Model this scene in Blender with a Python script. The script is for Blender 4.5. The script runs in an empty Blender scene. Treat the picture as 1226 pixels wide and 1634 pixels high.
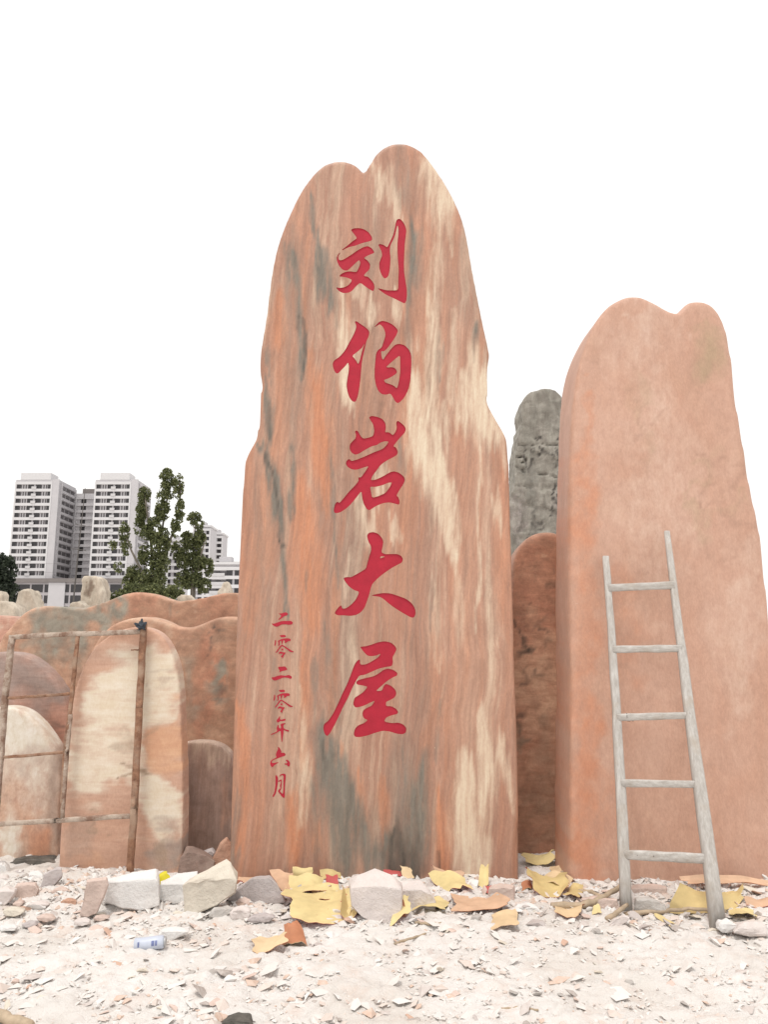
import bpy, bmesh, math, random
import numpy as np
from mathutils import Vector, Matrix, geometry
from mathutils.bvhtree import BVHTree

# ------------------------------------------------------------------ camera, sky, sun, exposure
sc = bpy.context.scene
C = sc.collection
PITCH = math.radians(10.0); CAMH = 1.5; F = 1227.0
cd = bpy.data.cameras.new('camera'); cam = bpy.data.objects.new('camera', cd); C.objects.link(cam)
cd.sensor_fit = 'VERTICAL'; cd.sensor_height = 36.0; cd.lens = 36.0*F/1634.0
cd.clip_start = 0.05; cd.clip_end = 6000
cam.location = (0, 0, CAMH); cam.rotation_euler = (math.pi/2+PITCH, 0, 0)
sc.camera = cam

SUN_EL, SUN_AZ = math.radians(70), math.radians(205)     # azimuth clockwise from +Y
w = bpy.data.worlds.new('World'); sc.world = w; w.use_nodes = True
nt = w.node_tree; nt.nodes.clear()
out = nt.nodes.new('ShaderNodeOutputWorld')
sky = nt.nodes.new('ShaderNodeTexSky'); sky.sky_type = 'NISHITA'; sky.sun_disc = False
sky.sun_elevation = SUN_EL; sky.sun_rotation = SUN_AZ; sky.dust_density = 3.0
bg1 = nt.nodes.new('ShaderNodeBackground'); bg1.inputs['Strength'].default_value = 0.13
nt.links.new(sky.outputs[0], bg1.inputs['Color'])
bg2 = nt.nodes.new('ShaderNodeBackground'); bg2.inputs['Color'].default_value = (1, 0.985, 0.965, 1)
bg2.inputs['Strength'].default_value = 0.90
tc = nt.nodes.new('ShaderNodeTexCoord')
mp = nt.nodes.new('ShaderNodeMapping'); mp.inputs['Scale'].default_value = (1.0, 1.0, 3.5)
mp.inputs['Location'].default_value = (0.35, 0.2, 0.1)
nz = nt.nodes.new('ShaderNodeTexNoise'); nz.inputs['Scale'].default_value = 1.3
nz.inputs['Detail'].default_value = 5; nz.inputs['Roughness'].default_value = 0.5
mr = nt.nodes.new('ShaderNodeMapRange'); mr.inputs[1].default_value = 0.30; mr.inputs[2].default_value = 0.50
mr.inputs[3].default_value = 0.75; mr.inputs[4].default_value = 1.0
mx = nt.nodes.new('ShaderNodeMixShader')
nt.links.new(tc.outputs['Generated'], mp.inputs[0]); nt.links.new(mp.outputs[0], nz.inputs['Vector'])
nt.links.new(nz.outputs[0], mr.inputs[0]); nt.links.new(mr.outputs[0], mx.inputs[0])
nt.links.new(bg1.outputs[0], mx.inputs[1]); nt.links.new(bg2.outputs[0], mx.inputs[2])
nt.links.new(mx.outputs[0], out.inputs['Surface'])

sl = bpy.data.lights.new('sun', 'SUN'); sl.energy = 1.5; sl.angle = math.radians(12); sl.color = (1, 0.95, 0.88)
so = bpy.data.objects.new('sun', sl); C.objects.link(so)
sdir = Vector((math.sin(SUN_AZ)*math.cos(SUN_EL), math.cos(SUN_AZ)*math.cos(SUN_EL), math.sin(SUN_EL)))
so.rotation_euler = sdir.to_track_quat('Z', 'Y').to_euler(); so.location = (0, -5, 12)

sc.view_settings.view_transform = 'Standard'; sc.view_settings.look = 'None'
sc.view_settings.exposure = 0.35; sc.view_settings.gamma = 1.0; sc.view_settings.use_curve_mapping = False

# ------------------------------------------------------------------ helpers
CP, SP = math.cos(PITCH), math.sin(PITCH)
def P(px, py, Y):
    """the point on the plane y = Y (metres) that a pixel of the photograph looks at"""
    u = (px-613.0)/F; v = (817.0-py)/F
    t = Y/(CP-v*SP)
    return Vector((u*t, Y, CAMH+t*(SP+v*CP)))
def YG(py):
    """distance at which the ground (z = 0) shows on a pixel row"""
    v = (817.0-py)/F
    return -CAMH*(CP-v*SP)/(SP+v*CP)
def G(px, py):
    return P(px, py, YG(py))
def topx(x, z, Y):
    """inverse of P for numpy arrays at constant Y"""
    k = (z-CAMH)/Y
    v = (k*CP-SP)/(CP+k*SP)
    t = Y/(CP-v*SP)
    return 613.0+F*x/t, 817.0-F*v

def _h(ix, iy, iz, s):
    n = (ix*374761393+iy*668265263+iz*2147483647+s*1274126177) & 0xffffffff
    n = ((n ^ (n >> 13))*1274126177) & 0xffffffff
    return ((n ^ (n >> 16)) & 0xffff)/65535.0
def vnoise(x, y, z=0.0, s=0):
    x, y, z = np.broadcast_arrays(np.asarray(x, float), np.asarray(y, float), np.asarray(z, float))
    ix, iy, iz = (np.floor(a).astype(np.int64) for a in (x, y, z))
    fx, fy, fz = x-ix, y-iy, z-iz
    fx, fy, fz = (a*a*(3-2*a) for a in (fx, fy, fz))
    r = 0
    for dx in (0, 1):
        for dy in (0, 1):
            for dz in (0, 1):
                r = r+_h(ix+dx, iy+dy, iz+dz, s)*(fx if dx else 1-fx)*(fy if dy else 1-fy)*(fz if dz else 1-fz)
    return r*2-1
def fbm(x, y, z=0.0, s=0, o=4, g=0.5):
    r = 0; a = 1.0; f = 1.0
    for i in range(o):
        r = r+a*vnoise(np.asarray(x)*f, np.asarray(y)*f, np.asarray(z)*f, s+i*17); a *= g; f *= 2.03
    return r

def tag(o, label=None, cat=None, group=None, kind=None):
    if label: o['label'] = label
    if cat: o['category'] = cat
    if group: o['group'] = group
    if kind: o['kind'] = kind
    return o
def empty(name, loc=(0, 0, 0), rz=0.0):
    o = bpy.data.objects.new(name, None); C.objects.link(o); o.location = loc; o.rotation_euler.z = rz
    o.empty_display_size = 0.1
    return o
def link(name, me, parent=None, mat=None, loc=None):
    o = bpy.data.objects.new(name, me); C.objects.link(o)
    if parent: o.parent = parent
    if mat is not None:
        for m in (mat if isinstance(mat, (list, tuple)) else [mat]): me.materials.append(m)
    if loc is not None: o.location = loc
    return o
def pymesh(name, v, f, smooth=False):
    me = bpy.data.meshes.new(name); me.from_pydata([tuple(a) for a in v], [], f); me.update()
    if smooth: me.polygons.foreach_set('use_smooth', [True]*len(me.polygons))
    return me
def npmesh(name, v, quads):
    """fast mesh from numpy arrays (all faces the same size)"""
    me = bpy.data.meshes.new(name); n = quads.shape[1]; m = len(quads)
    me.vertices.add(len(v)); me.vertices.foreach_set('co', np.asarray(v, np.float32).ravel())
    me.loops.add(m*n); me.loops.foreach_set('vertex_index', quads.astype(np.int32).ravel())
    me.polygons.add(m); me.polygons.foreach_set('loop_start', np.arange(0, m*n, n, dtype=np.int32))
    me.update(calc_edges=True); me.validate(); me.shade_flat()
    return me
def coords(me):
    a = np.empty(len(me.vertices)*3); me.vertices.foreach_get('co', a); return a.reshape(-1, 3)
def set_coords(me, a):
    me.vertices.foreach_set('co', np.asarray(a, np.float32).ravel()); me.update()
def fattr(me, name, val):
    at = me.attributes.new(name, 'FLOAT', 'POINT'); at.data.foreach_set('value', np.asarray(val, np.float32))

class MB:
    """collects boxes and sections into one mesh"""
    def __init__(s): s.v = []; s.f = []
    def box(s, x0, x1, y0, y1, z0, z1):
        b = len(s.v)
        s.v += [(x0,y0,z0),(x1,y0,z0),(x1,y1,z0),(x0,y1,z0),(x0,y0,z1),(x1,y0,z1),(x1,y1,z1),(x0,y1,z1)]
        s.f += [(b,b+3,b+2,b+1),(b+4,b+5,b+6,b+7),(b,b+1,b+5,b+4),(b+1,b+2,b+6,b+5),(b+2,b+3,b+7,b+6),(b+3,b,b+4,b+7)]
        return s
    def build(s, name, mat, parent=None): return link(name, pymesh(name, s.v, s.f), parent, mat)

def tube_data(pts, rad, n=8, ref=(0, -1, 0), flat=1.0, square=False, jit=0.0, rng=None):
    """polyline sweep; rad = half width, flat = depth / width"""
    v = []; f = []
    pts = [Vector(p) for p in pts]
    for i, p in enumerate(pts):
        d = (pts[min(i+1, len(pts)-1)]-pts[max(i-1, 0)]).normalized()
        a = Vector(ref)-d*d.dot(Vector(ref))
        if a.length < 1e-4: a = d.orthogonal()
        a.normalize(); b = d.cross(a)
        r = rad[i] if isinstance(rad, (list, tuple)) else rad
        for k in range(n):
            t = 2*math.pi*(k+0.5)/n
            c, s_ = math.cos(t), math.sin(t)
            if square:
                q = 0.42
                c = math.copysign(abs(c)**q, c); s_ = math.copysign(abs(s_)**q, s_)
            j = 1+(rng.uniform(-jit, jit) if rng else 0)
            v.append(p+a*(c*r*flat*j)+b*(s_*r*j))
    for i in range(len(pts)-1):
        for k in range(n):
            f.append((i*n+k, i*n+(k+1) % n, (i+1)*n+(k+1) % n, (i+1)*n+k))
    f.append(tuple(range(n))[::-1]); f.append(tuple((len(pts)-1)*n+k for k in range(n)))
    return v, f
def tube(name, pts, rad, mat, parent=None, smooth=True, **kw):
    v, f = tube_data(pts, rad, **kw)
    return link(name, pymesh(name, v, f, smooth), parent, mat)
def seg(p, q, n): return [Vector(p).lerp(Vector(q), i/(n-1)) for i in range(n)]

def local(o, origin):
    """move a world-space mesh object's data so that its origin sits at the given point"""
    o.data.transform(Matrix.Translation(-Vector(origin))); o.location = origin
    return o

# ------------------------------------------------------------------ materials
class NB:
    def __init__(s, name, rough=0.8, spec=0.3):
        s.m = bpy.data.materials.new(name); s.m.use_nodes = True; s.t = s.m.node_tree
        s.b = s.t.nodes['Principled BSDF']; s.b.inputs['Roughness'].default_value = rough
        s.b.inputs['Specular IOR Level'].default_value = spec
        s.tc = s.t.nodes.new('ShaderNodeTexCoord'); s.src = None
    def n(s, ty, **kw):
        x = s.t.nodes.new(ty)
        for k, v in kw.items(): setattr(x, k, v)
        return x
    def l(s, a, b): s.t.links.new(a, b)
    def noise(s, scale, detail=4, rough=0.55, stretch=(1, 1, 1), dist=0.0, loc=(0, 0, 0), rot=(0, 0, 0)):
        m = s.n('ShaderNodeMapping'); m.inputs['Scale'].default_value = stretch
        m.inputs['Location'].default_value = loc; m.inputs['Rotation'].default_value = rot
        s.l(s.src or s.tc.outputs['Object'], m.inputs[0])
        x = s.n('ShaderNodeTexNoise'); s.l(m.outputs[0], x.inputs['Vector'])
        x.inputs['Scale'].default_value = scale; x.inputs['Detail'].default_value = detail
        x.inputs['Roughness'].default_value = rough; x.inputs['Distortion'].default_value = dist
        return x.outputs[0]
    def rng(s, a, lo, hi, o0=0.0, o1=1.0):
        x = s.n('ShaderNodeMapRange'); s.l(a, x.inputs[0])
        x.inputs[1].default_value = lo; x.inputs[2].default_value = hi; x.inputs[3].default_value = o0; x.inputs[4].default_value = o1
        return x.outputs[0]
    def math(s, op, a, b=None):
        x = s.n('ShaderNodeMath', operation=op)
        for i, q in enumerate((a, b)):
            if q is None: continue
            if isinstance(q, (int, float)): x.inputs[i].default_value = q
            else: s.l(q, x.inputs[i])
        return x.outputs[0]
    def mix(s, f, a, b, bt='MIX'):
        x = s.n('ShaderNodeMix', data_type='RGBA', blend_type=bt)
        for i, q in ((0, f), (6, a), (7, b)):
            if isinstance(q, (int, float)): x.inputs[i].default_value = q
            elif isinstance(q, tuple): x.inputs[i].default_value = (*q, 1) if len(q) == 3 else q
            else: s.l(q, x.inputs[i])
        return x.outputs[2]
    def attr(s, name):
        x = s.n('ShaderNodeAttribute', attribute_name=name); return x.outputs['Fac']
    def bump(s, h, dist=0.01, strength=0.5):
        x = s.n('ShaderNodeBump'); x.inputs['Strength'].default_value = strength; x.inputs['Distance'].default_value = dist
        s.l(h, x.inputs['Height']); s.l(x.outputs[0], s.b.inputs['Normal'])
    def col(s, c):
        if isinstance(c, tuple): s.b.inputs['Base Color'].default_value = (*c, 1)
        else: s.l(c, s.b.inputs['Base Color'])
        return s.m

def srgb(r, g, b, k=1.0):
    f = lambda c: ((c/255+0.055)/1.055)**2.4 if c > 10 else c/255/12.92
    return (f(r)*k, f(g)*k, f(b)*k)

def plain(name, c, rough=0.8, var=0.2, scale=6.0, bump=0.0, spec=0.3, stretch=(1, 1, 1), bscale=None, metal=0.0):
    b = NB(name, rough, spec); b.b.inputs['Metallic'].default_value = metal
    n = b.noise(scale, 5, 0.6, stretch)
    d = tuple(max(0, x*(1-var)) for x in c); e = tuple(min(0.95, x*(1+var)) for x in c)
    if bump: b.bump(b.noise(bscale or scale*4, 5, 0.65, stretch), bump, 0.6)
    return b.col(b.mix(b.rng(n, 0.3, 0.7), d, e))

def marble(name, c1, c2, cream, grey, orange, dark, stretch=(1, 1, 0.12), fine=26.0, rough=0.5, mott=0.0, veil=0.3, sway=0.0, grain=0.6):
    """polished banded stone; the masks are bands of the stone, some cream ones painted rim highlights"""
    b = NB(name, rough, 0.35)
    if sway:
        ws = b.n('ShaderNodeTexNoise'); ws.inputs['Scale'].default_value = 1.1; ws.inputs['Detail'].default_value = 3
        b.l(b.tc.outputs['Object'], ws.inputs['Vector'])
        v1 = b.n('ShaderNodeVectorMath', operation='SUBTRACT'); b.l(ws.outputs['Color'], v1.inputs[0]); v1.inputs[1].default_value = (.5, .5, .5)
        v2 = b.n('ShaderNodeVectorMath', operation='MULTIPLY'); b.l(v1.outputs[0], v2.inputs[0]); v2.inputs[1].default_value = (sway, sway, sway)
        sh = b.n('ShaderNodeMapping'); sh.inputs['Rotation'].default_value = (0, math.radians(-3.5), 0); b.l(b.tc.outputs['Object'], sh.inputs[0])
        v3 = b.n('ShaderNodeVectorMath', operation='ADD'); b.l(sh.outputs[0], v3.inputs[0]); b.l(v2.outputs[0], v3.inputs[1])
        b.src = v3.outputs[0]
    n1 = b.noise(3.0, 6, 0.6, stretch, 0.6)
    n2 = b.noise(fine, 5, 0.65, stretch, 0.3)
    n3 = b.noise(90.0, 3, 0.6, (1, 1, 0.5))
    n5 = b.noise(2.2, 7, 0.65, stretch, 0.9, (7, 3, 1)); n6 = b.noise(6.5, 6, 0.65, stretch, 0.5, (1, 9, 4))
    base = b.mix(b.rng(n1, 0.32, 0.68), c1, c2)
    base = b.mix(b.rng(n5, 0.50, 0.72, 0, veil), base, grey)
    base = b.mix(b.rng(n6, 0.50, 0.70, 0, veil), base, orange)
    base = b.mix(b.rng(n6, 0.48, 0.30, 0, veil*0.9), base, cream)
    def edge(a):   # break the border of a band up along the grain
        q = b.math('ADD', a, b.math('MULTIPLY', b.math('SUBTRACT', n2, 0.5), b.math('MULTIPLY', b.math('MULTIPLY', a, b.math('SUBTRACT', 1.0, a)), 2.6)))
        return b.rng(q, 0.03, 0.92)
    base = b.mix(edge(b.attr('orange')), base, orange)
    base = b.mix(edge(b.attr('cream')), base, cream)
    base = b.mix(edge(b.attr('grey')), base, grey)
    base = b.mix(edge(b.attr('dark')), base, dark)
    base = b.mix(grain, base, b.mix(b.rng(n2, 0.3, 0.7), (0.34, 0.32, 0.31), (0.66, 0.66, 0.66)), 'OVERLAY')
    base = b.mix(0.22, base, b.mix(b.rng(n3, 0.3, 0.7), (0.34, 0.34, 0.34), (0.68, 0.68, 0.68)), 'OVERLAY')
    if mott:
        n4 = b.noise(7.0, 6, 0.65, (1, 1, 1), 0.8, (3, 1, 2))
        base = b.mix(mott, base, b.mix(b.rng(n4, 0.35, 0.68), (0.3, 0.27, 0.25), (0.68, 0.66, 0.64)), 'OVERLAY')
    # chips and dust flecks
    v = b.noise(38, 2, 0.5, (1, 1, 0.8), 0, (5, 5, 5))
    base = b.mix(b.rng(v, 0.775, 0.80, 0, 0.55), base, cream)
    hgt = b.math('ADD', b.math('MULTIPLY', n2, 0.6), n3)
    b.bump(hgt, 0.004, 0.35)
    return b.col(base)

# ------------------------------------------------------------------ ground
rnd = random.Random(7)
def gh(x, y):
    x = np.asarray(x, float); y = np.asarray(y, float)
    near = np.clip(1-np.abs(y-5)/6.0, 0, 1)*np.clip(1-np.abs(x)/9.0, 0, 1)
    h = 0.035*fbm(x*0.9, y*0.9, 0, 3, 3)+0.016*fbm(x*4, y*4, 0, 9, 4)
    # heap of spoil along the foot of the stones
    ridge = np.exp(-((y-5.22-0.1*vnoise(x*0.8, 1.5, 0, 4))/0.24)**2)
    h = h+ridge*(0.02+0.03*fbm(x*2.3, y*2.3, 0, 21, 3))
    h = h+0.06*np.exp(-((x+2.2)/0.75)**2-((y-5.4)/0.35)**2)
    return h*near-0.02*near
def ghf(x, y): return float(gh(np.array([x]), np.array([y]))[0])

def axis(lo, hi, step, far):
    a = list(np.arange(lo, hi+1e-6, step)); s = step
    r = [a[-1]]; l = [a[0]]
    while r[-1] < far: s *= 1.35; r.append(r[-1]+s)
    s = step
    while l[-1] > -far: s *= 1.35; l.append(l[-1]-s)
    return np.array(l[::-1][:-1]+a+r[1:])
gx = axis(-3.4, 3.4, 0.0165, 2500); gy = axis(2.9, 6.6, 0.0165, 2500)
X, Yy = np.meshgrid(gx, gy)
Z = gh(X, Yy)
inr = ((X > -3.5) & (X < 3.5) & (Yy > 2.8) & (Yy < 6.7)).astype(float)
rid = 1-np.abs(fbm(X*9, Yy*9, 0, 31, 3))
Z = Z+inr*(0.012*fbm(X*11, Yy*14, 0, 41, 3)+0.020*np.clip(rid-0.62, 0, 1)+0.010*np.clip(fbm(X*17, Yy*21, 0, 57, 2)-.1, 0, .45)+0.006*fbm(X*38, Yy*38, 0, 77, 2))
nx, ny = len(gx), len(gy)
idx = np.arange(nx*ny).reshape(ny, nx)
q = np.stack([idx[:-1, :-1], idx[:-1, 1:], idx[1:, 1:], idx[1:, :-1]], -1).reshape(-1, 4)
gm = npmesh('ground', np.stack([X, Yy, Z], -1).reshape(-1, 3), q)
gm.polygons.foreach_set('use_smooth', [True]*len(gm.polygons))
b = NB('white_stone_dust', 0.95, 0.1)
n1 = b.noise(1.6, 6, 0.6, dist=0.5); n2 = b.noise(14, 6, 0.7); n3 = b.noise(75, 4, 0.7); n4 = b.noise(5.0, 5, 0.65, loc=(4, 7, 1))
c = b.mix(b.rng(n1, 0.35, 0.65), (0.665, 0.625, 0.585), (0.76, 0.74, 0.72))
c = b.mix(b.rng(n4, 0.53, 0.75, 0, 0.6), c, (0.66, 0.52, 0.445))
c = b.mix(b.rng(n2, 0.58, 0.78, 0, 0.45), c, (0.50, 0.45, 0.41))
c = b.mix(b.rng(n3, 0.60, 0.76, 0, 0.4), c, (0.42, 0.37, 0.34))
b.bump(b.math('ADD', b.math('MULTIPLY', n2, 1.0), b.math('MULTIPLY', n3, 0.6)), 0.02, 0.75)
ground = link('ground', gm, None, b.col(c)); tag(ground, kind='structure')

# ------------------------------------------------------------------ stone slabs
def catmull(pts, k=6):
    n = len(pts); r = []
    for i in range(n):
        p0, p1, p2, p3 = (np.array(pts[min(max(i+j, 0), n-1)], float) for j in (-1, 0, 1, 2))
        for s in range(k):
            t = s/k
            r.append(0.5*((2*p1)+(-p0+p2)*t+(2*p0-5*p1+4*p2-p3)*t*t+(-p0+3*p1-3*p2+p3)*t**3))
    return r
def evaluated(o):
    dg = bpy.context.evaluated_depsgraph_get()
    return bpy.data.meshes.new_from_object(o.evaluated_get(dg), depsgraph=dg)

def streak(px, py, lst, seed, warp=(7, 0.09, 0.012), s=1.0):
    """soft bands along polylines, given in photograph pixels on the stone's face"""
    r = np.zeros_like(px)
    wx = px+warp[0]*fbm(px*warp[1], py*warp[2], 0, seed, 4, 0.6)
    wy = py+warp[0]*4*fbm(px*warp[1]*1.6, py*warp[2]*1.2, 0, seed+50, 3)
    for pl, wd, st in lst:
        best = np.full_like(px, 1e9); ns = len(pl)-1
        for si, ((x0, y0), (x1, y1)) in enumerate(zip(pl[:-1], pl[1:])):
            dx, dy = x1-x0, y1-y0; L = dx*dx+dy*dy+1e-9
            t = np.clip(((wx-x0)*dx+(wy-y0)*dy)/L, 0, 1)
            # round the ends off along the band, keep its width tapering
            T = (si+t)/ns
            d = np.hypot(wx-x0-t*dx, (wy-y0-t*dy)*.45)/(.30+.70*np.sin(np.pi*np.clip(T, .02, .98))**.7)
            best = np.minimum(best, d)
        m = np.clip(1.0-best/(wd*2.1), 0, 1); m = m*m*(3-2*m)*st
        r = 1-(1-r)*(1-m)
    fib = fbm(px*warp[1]*3.0, py*warp[2]*2.2, 0, seed+90, 4, 0.65)
    return np.clip(r*(1+(warp[3] if len(warp) > 3 else 0.55)*fib*(1-0.6*r)), 0, 1)

def slab(name, label, cat, outline, Y, thick, mat, masks, vox=0.02, smooth=10, amp=0.006, nscale=1.5, lean=0.0,
         seed=1, group=None, warp=(7, 0.09, 0.012), k=6, post=None, rough_amp=0.0):
    ol = list(outline)
    if ol[0][0]+8 < ol[-1][0] < ol[-2][0]-8 and ol[-1][1] > ol[-2][1]-6: ol.pop()
    pts = [P(x, y, Y) for x, y in catmull(ol, k)[:-k]]+[P(*ol[-1], Y)]
    zf = min(-0.12, pts[0].z-0.05, pts[-1].z-0.05)
    pts = [Vector((pts[0].x, Y, zf))]+pts+[Vector((pts[-1].x, Y, zf))]
    zb = min(p.z for p in pts); cx = sum(p.x for p in pts)/len(pts)
    bm = bmesh.new()
    fr = [bm.verts.new((p.x-cx, 0, p.z-zb)) for p in pts]
    bk = [bm.verts.new((p.x-cx, thick, p.z-zb)) for p in pts]
    bm.faces.new(fr); bm.faces.new(bk[::-1])
    for i in range(len(fr)):
        j = (i+1) % len(fr); bm.faces.new((fr[j], fr[i], bk[i], bk[j]))
    bmesh.ops.triangulate(bm, faces=[f for f in bm.faces if len(f.verts) > 4])
    bmesh.ops.recalc_face_normals(bm, faces=bm.faces)
    me = bpy.data.meshes.new(name); bm.to_mesh(me); bm.free()
    t = bpy.data.objects.new('tmp', me); C.objects.link(t)
    m = t.modifiers.new('r', 'REMESH'); m.mode = 'VOXEL'; m.voxel_size = vox; m.adaptivity = 0
    m = t.modifiers.new('s', 'SMOOTH'); m.iterations = smooth; m.factor = 0.5
    e = evaluated(t); bpy.data.objects.remove(t); bpy.data.meshes.remove(me)
    e.name = name
    co = coords(e); nr = np.empty_like(co).ravel(); e.vertices.foreach_get('normal', nr); nr = nr.reshape(-1, 3)
    d = amp*fbm(co[:, 0]*nscale, co[:, 1]*nscale, co[:, 2]*nscale*0.6, seed, 3)
    if rough_amp: d = d+rough_amp*fbm(co[:, 0]*9, co[:, 1]*9, co[:, 2]*9, seed+5, 4)
    co = co+nr*d[:, None]
    if post is not None: co = post(co, nr)
    if lean: co[:, 1] += co[:, 2]*lean
    set_coords(e, co)
    e.polygons.foreach_set('use_smooth', [True]*len(e.polygons))
    o = link(name, e, None, mat, (cx, Y, zb))
    paint(o, masks, Y, seed, warp)
    tag(o, label, cat, group)
    return o
def paint(o, masks, Y, seed, warp):
    co = coords(o.data)
    x = co[:, 0]+o.location.x; z = co[:, 2]+o.location.z
    px, py = topx(x, z, Y)
    px = px+co[:, 1]*14; py = py+co[:, 1]*30      # the bands run into the block at an angle
    for nm in ('cream', 'grey', 'orange', 'dark'):
        fattr(o.data, nm, streak(px, py, masks.get(nm, []), seed+hash_(nm), warp))
def hash_(s): return sum(ord(c)*(i+1) for i, c in enumerate(s)) % 97

STELE_Y = 5.40
CREAM = (0.66, 0.525, 0.395); ORG = (0.52, 0.235, 0.135); GREY = (0.20, 0.175, 0.145); DARK = (0.10, 0.085, 0.07)
m_main = marble('sunset_marble', (0.355, 0.19, 0.135), (0.47, 0.28, 0.20), CREAM, GREY, ORG, DARK, (1, 1, 0.06), 30.0, 0.48, 0.10, 0.6, 0.17)
main_outline = [(365,1420),(367,1340),(370,1200),(373,1080),(378,930),(387,760),(392,728),(414,688),(417,668),(419,630),(413,578),
    (424,502),(433,432),(446,378),(472,318),(492,286),(516,262),(545,255),(568,262),(581,277),(584,296),(588,272),(597,248),(615,232),(641,226),(670,238),
    (695,268),(722,312),(742,362),(757,440),(771,513),(781,560),(780,578),(776,602),(775,628),(784,656),(806,693),(811,720),(814,800),(818,960),(823,1100),(828,1260),(829,1420),(600,1424)]
MASK_MAIN = dict(
 cream=[([(684,262),(705,300),(712,330)],20,.9),([(604,262),(622,300),(640,352)],7,.6),([(596,270),(606,300)],7,.4),([(700,340),(696,430),(690,520)],9,.55),
  ([(716,330),(724,400)],7,.4),([(545,480),(556,560),(552,640)],12,.85),([(568,450),(575,480)],8,.5),([(590,470),(598,520)],7,.6),([(630,470),(640,520)],7,.7),([(655,520),(660,600)],5,.5),
  ([(540,560),(560,640)],6,.5),([(690,480),(688,640),(700,700)],11,.7),([(722,500),(720,640)],7,.5),([(758,580),(765,650),(792,700)],20,.95),([(740,600),(735,680)],10,.7),
  ([(660,610),(672,720),(700,800),(722,880)],15,.97),([(690,700),(712,800),(722,880)],12,.7),([(655,640),(660,700)],10,.6),([(610,740),(614,790)],12,.55),
  ([(572,790),(590,850),(600,880)],12,.65),([(560,880),(548,960)],8,.35),([(626,820),(632,860)],7,.7),([(764,620),(766,800),(763,1010)],3.2,.65),([(788,780),(800,860)],5,.4),
  ([(742,1220),(745,1320),(748,1400)],19,.95),([(772,1150),(780,1220),(770,1290)],12,.75),([(800,1180),(812,1290)],8,.6),([(765,1330),(775,1400)],14,.6),([(484,1090),(486,1260),(480,1330)],5,.5),([(560,1000),(570,1100)],6,.3),([(690,920),(700,1060)],7,.3),([(780,900),(786,1100)],8,.3),([(726,900),(735,1050)],6,.3),
  ([(530,1150),(545,1220)],5,.3),([(670,1260),(676,1330)],4,.4),([(712,640),(716,720)],6,.5),([(800,700),(806,760)],6,.3)],
 grey=[([(472,400),(480,520),(470,700)],20,.30),([(440,760),(420,900),(430,1050)],18,.22),([(640,240),(655,340)],16,.32),([(740,400),(752,520)],14,.2),([(640,1200),(650,1390)],26,.4),([(498,315),(500,372)],6,.95),([(512,395),(516,440),(528,500)],11,.8),([(505,420),(508,470)],6,.6),([(463,400),(476,480),(486,600)],6,.85),([(455,370),(462,420)],5,.6),([(425,620),(431,660),(430,702)],9,.9),
  ([(412,705),(432,760),(446,830),(455,980)],6.5,.9),([(420,700),(440,780),(448,850)],5,.8),([(463,712),(466,760),(463,850)],4.5,.8),([(664,360),(662,430),(654,480)],10,.8),([(648,480),(650,560)],7,.5),([(424,560),(432,600)],6,.5),
  ([(526,700),(534,860)],4,.5),([(534,840),(540,930)],5,.6),([(490,900),(488,940)],6,.5),([(515,1170),(528,1250),(545,1330),(556,1415)],17,.9),([(535,1200),(570,1320),(596,1415)],13,.85),([(500,1180),(640,1410)],22,.35),
  ([(500,1250),(505,1390)],8,.55),([(674,1225),(666,1320),(660,1415)],20,.9),([(610,1340),(604,1395)],10,.6),([(760,528),(756,560)],5,.7),([(520,990),(528,1090),(540,1160)],6,.45),([(500,1060),(502,1150)],4,.4),
  ([(435,1040),(440,1180)],4,.35),([(690,900),(688,1000)],4,.3),([(700,1120),(694,1220)],5,.35),([(640,700),(646,760)],5,.4),([(706,540),(700,600)],5,.4)],
 orange=[([(442,470),(447,560)],11,.8),([(494,570),(512,700),(520,800)],15,.85),([(476,760),(492,900),(498,1000)],20,.8),([(468,1270),(474,1400)],10,.95),([(384,1140),(392,1260),(384,1350)],9,.8),([(404,860),(400,1000)],10,.4),
  ([(612,1250),(616,1340)],9,.85),([(704,1270),(708,1400)],9,.8),([(570,1240),(588,1330)],6,.7),([(506,1300),(500,1360)],8,.6),([(540,1180),(548,1260)],6,.5),([(480,430),(485,520)],9,.5),([(430,760),(425,900)],12,.35),
  ([(520,420),(524,460)],5,.5),([(800,860),(808,1000)],12,.35),([(690,1000),(700,1150)],14,.3),([(488,1020),(486,1240)],8,.7),([(640,560),(646,640)],7,.4)],
 dark=[([(628,1335),(640,1400)],15,.85),([(668,1350),(664,1400)],13,.6),([(478,520),(486,580)],3.4,.7),([(420,712),(438,770),(452,880)],2.6,.7),([(696,1370),(700,1400)],3,.7),([(512,1192),(518,1230)],5,.5),([(428,650),(430,690)],4,.5)])
stele = slab('carved_stele', 'tallest orange and cream marble slab with large red carved characters and twin rounded peaks', 'monument stone',
    main_outline, STELE_Y, 0.52, m_main, {}, vox=0.0150, smooth=24, amp=0.004, nscale=1.1, seed=11)

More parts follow.
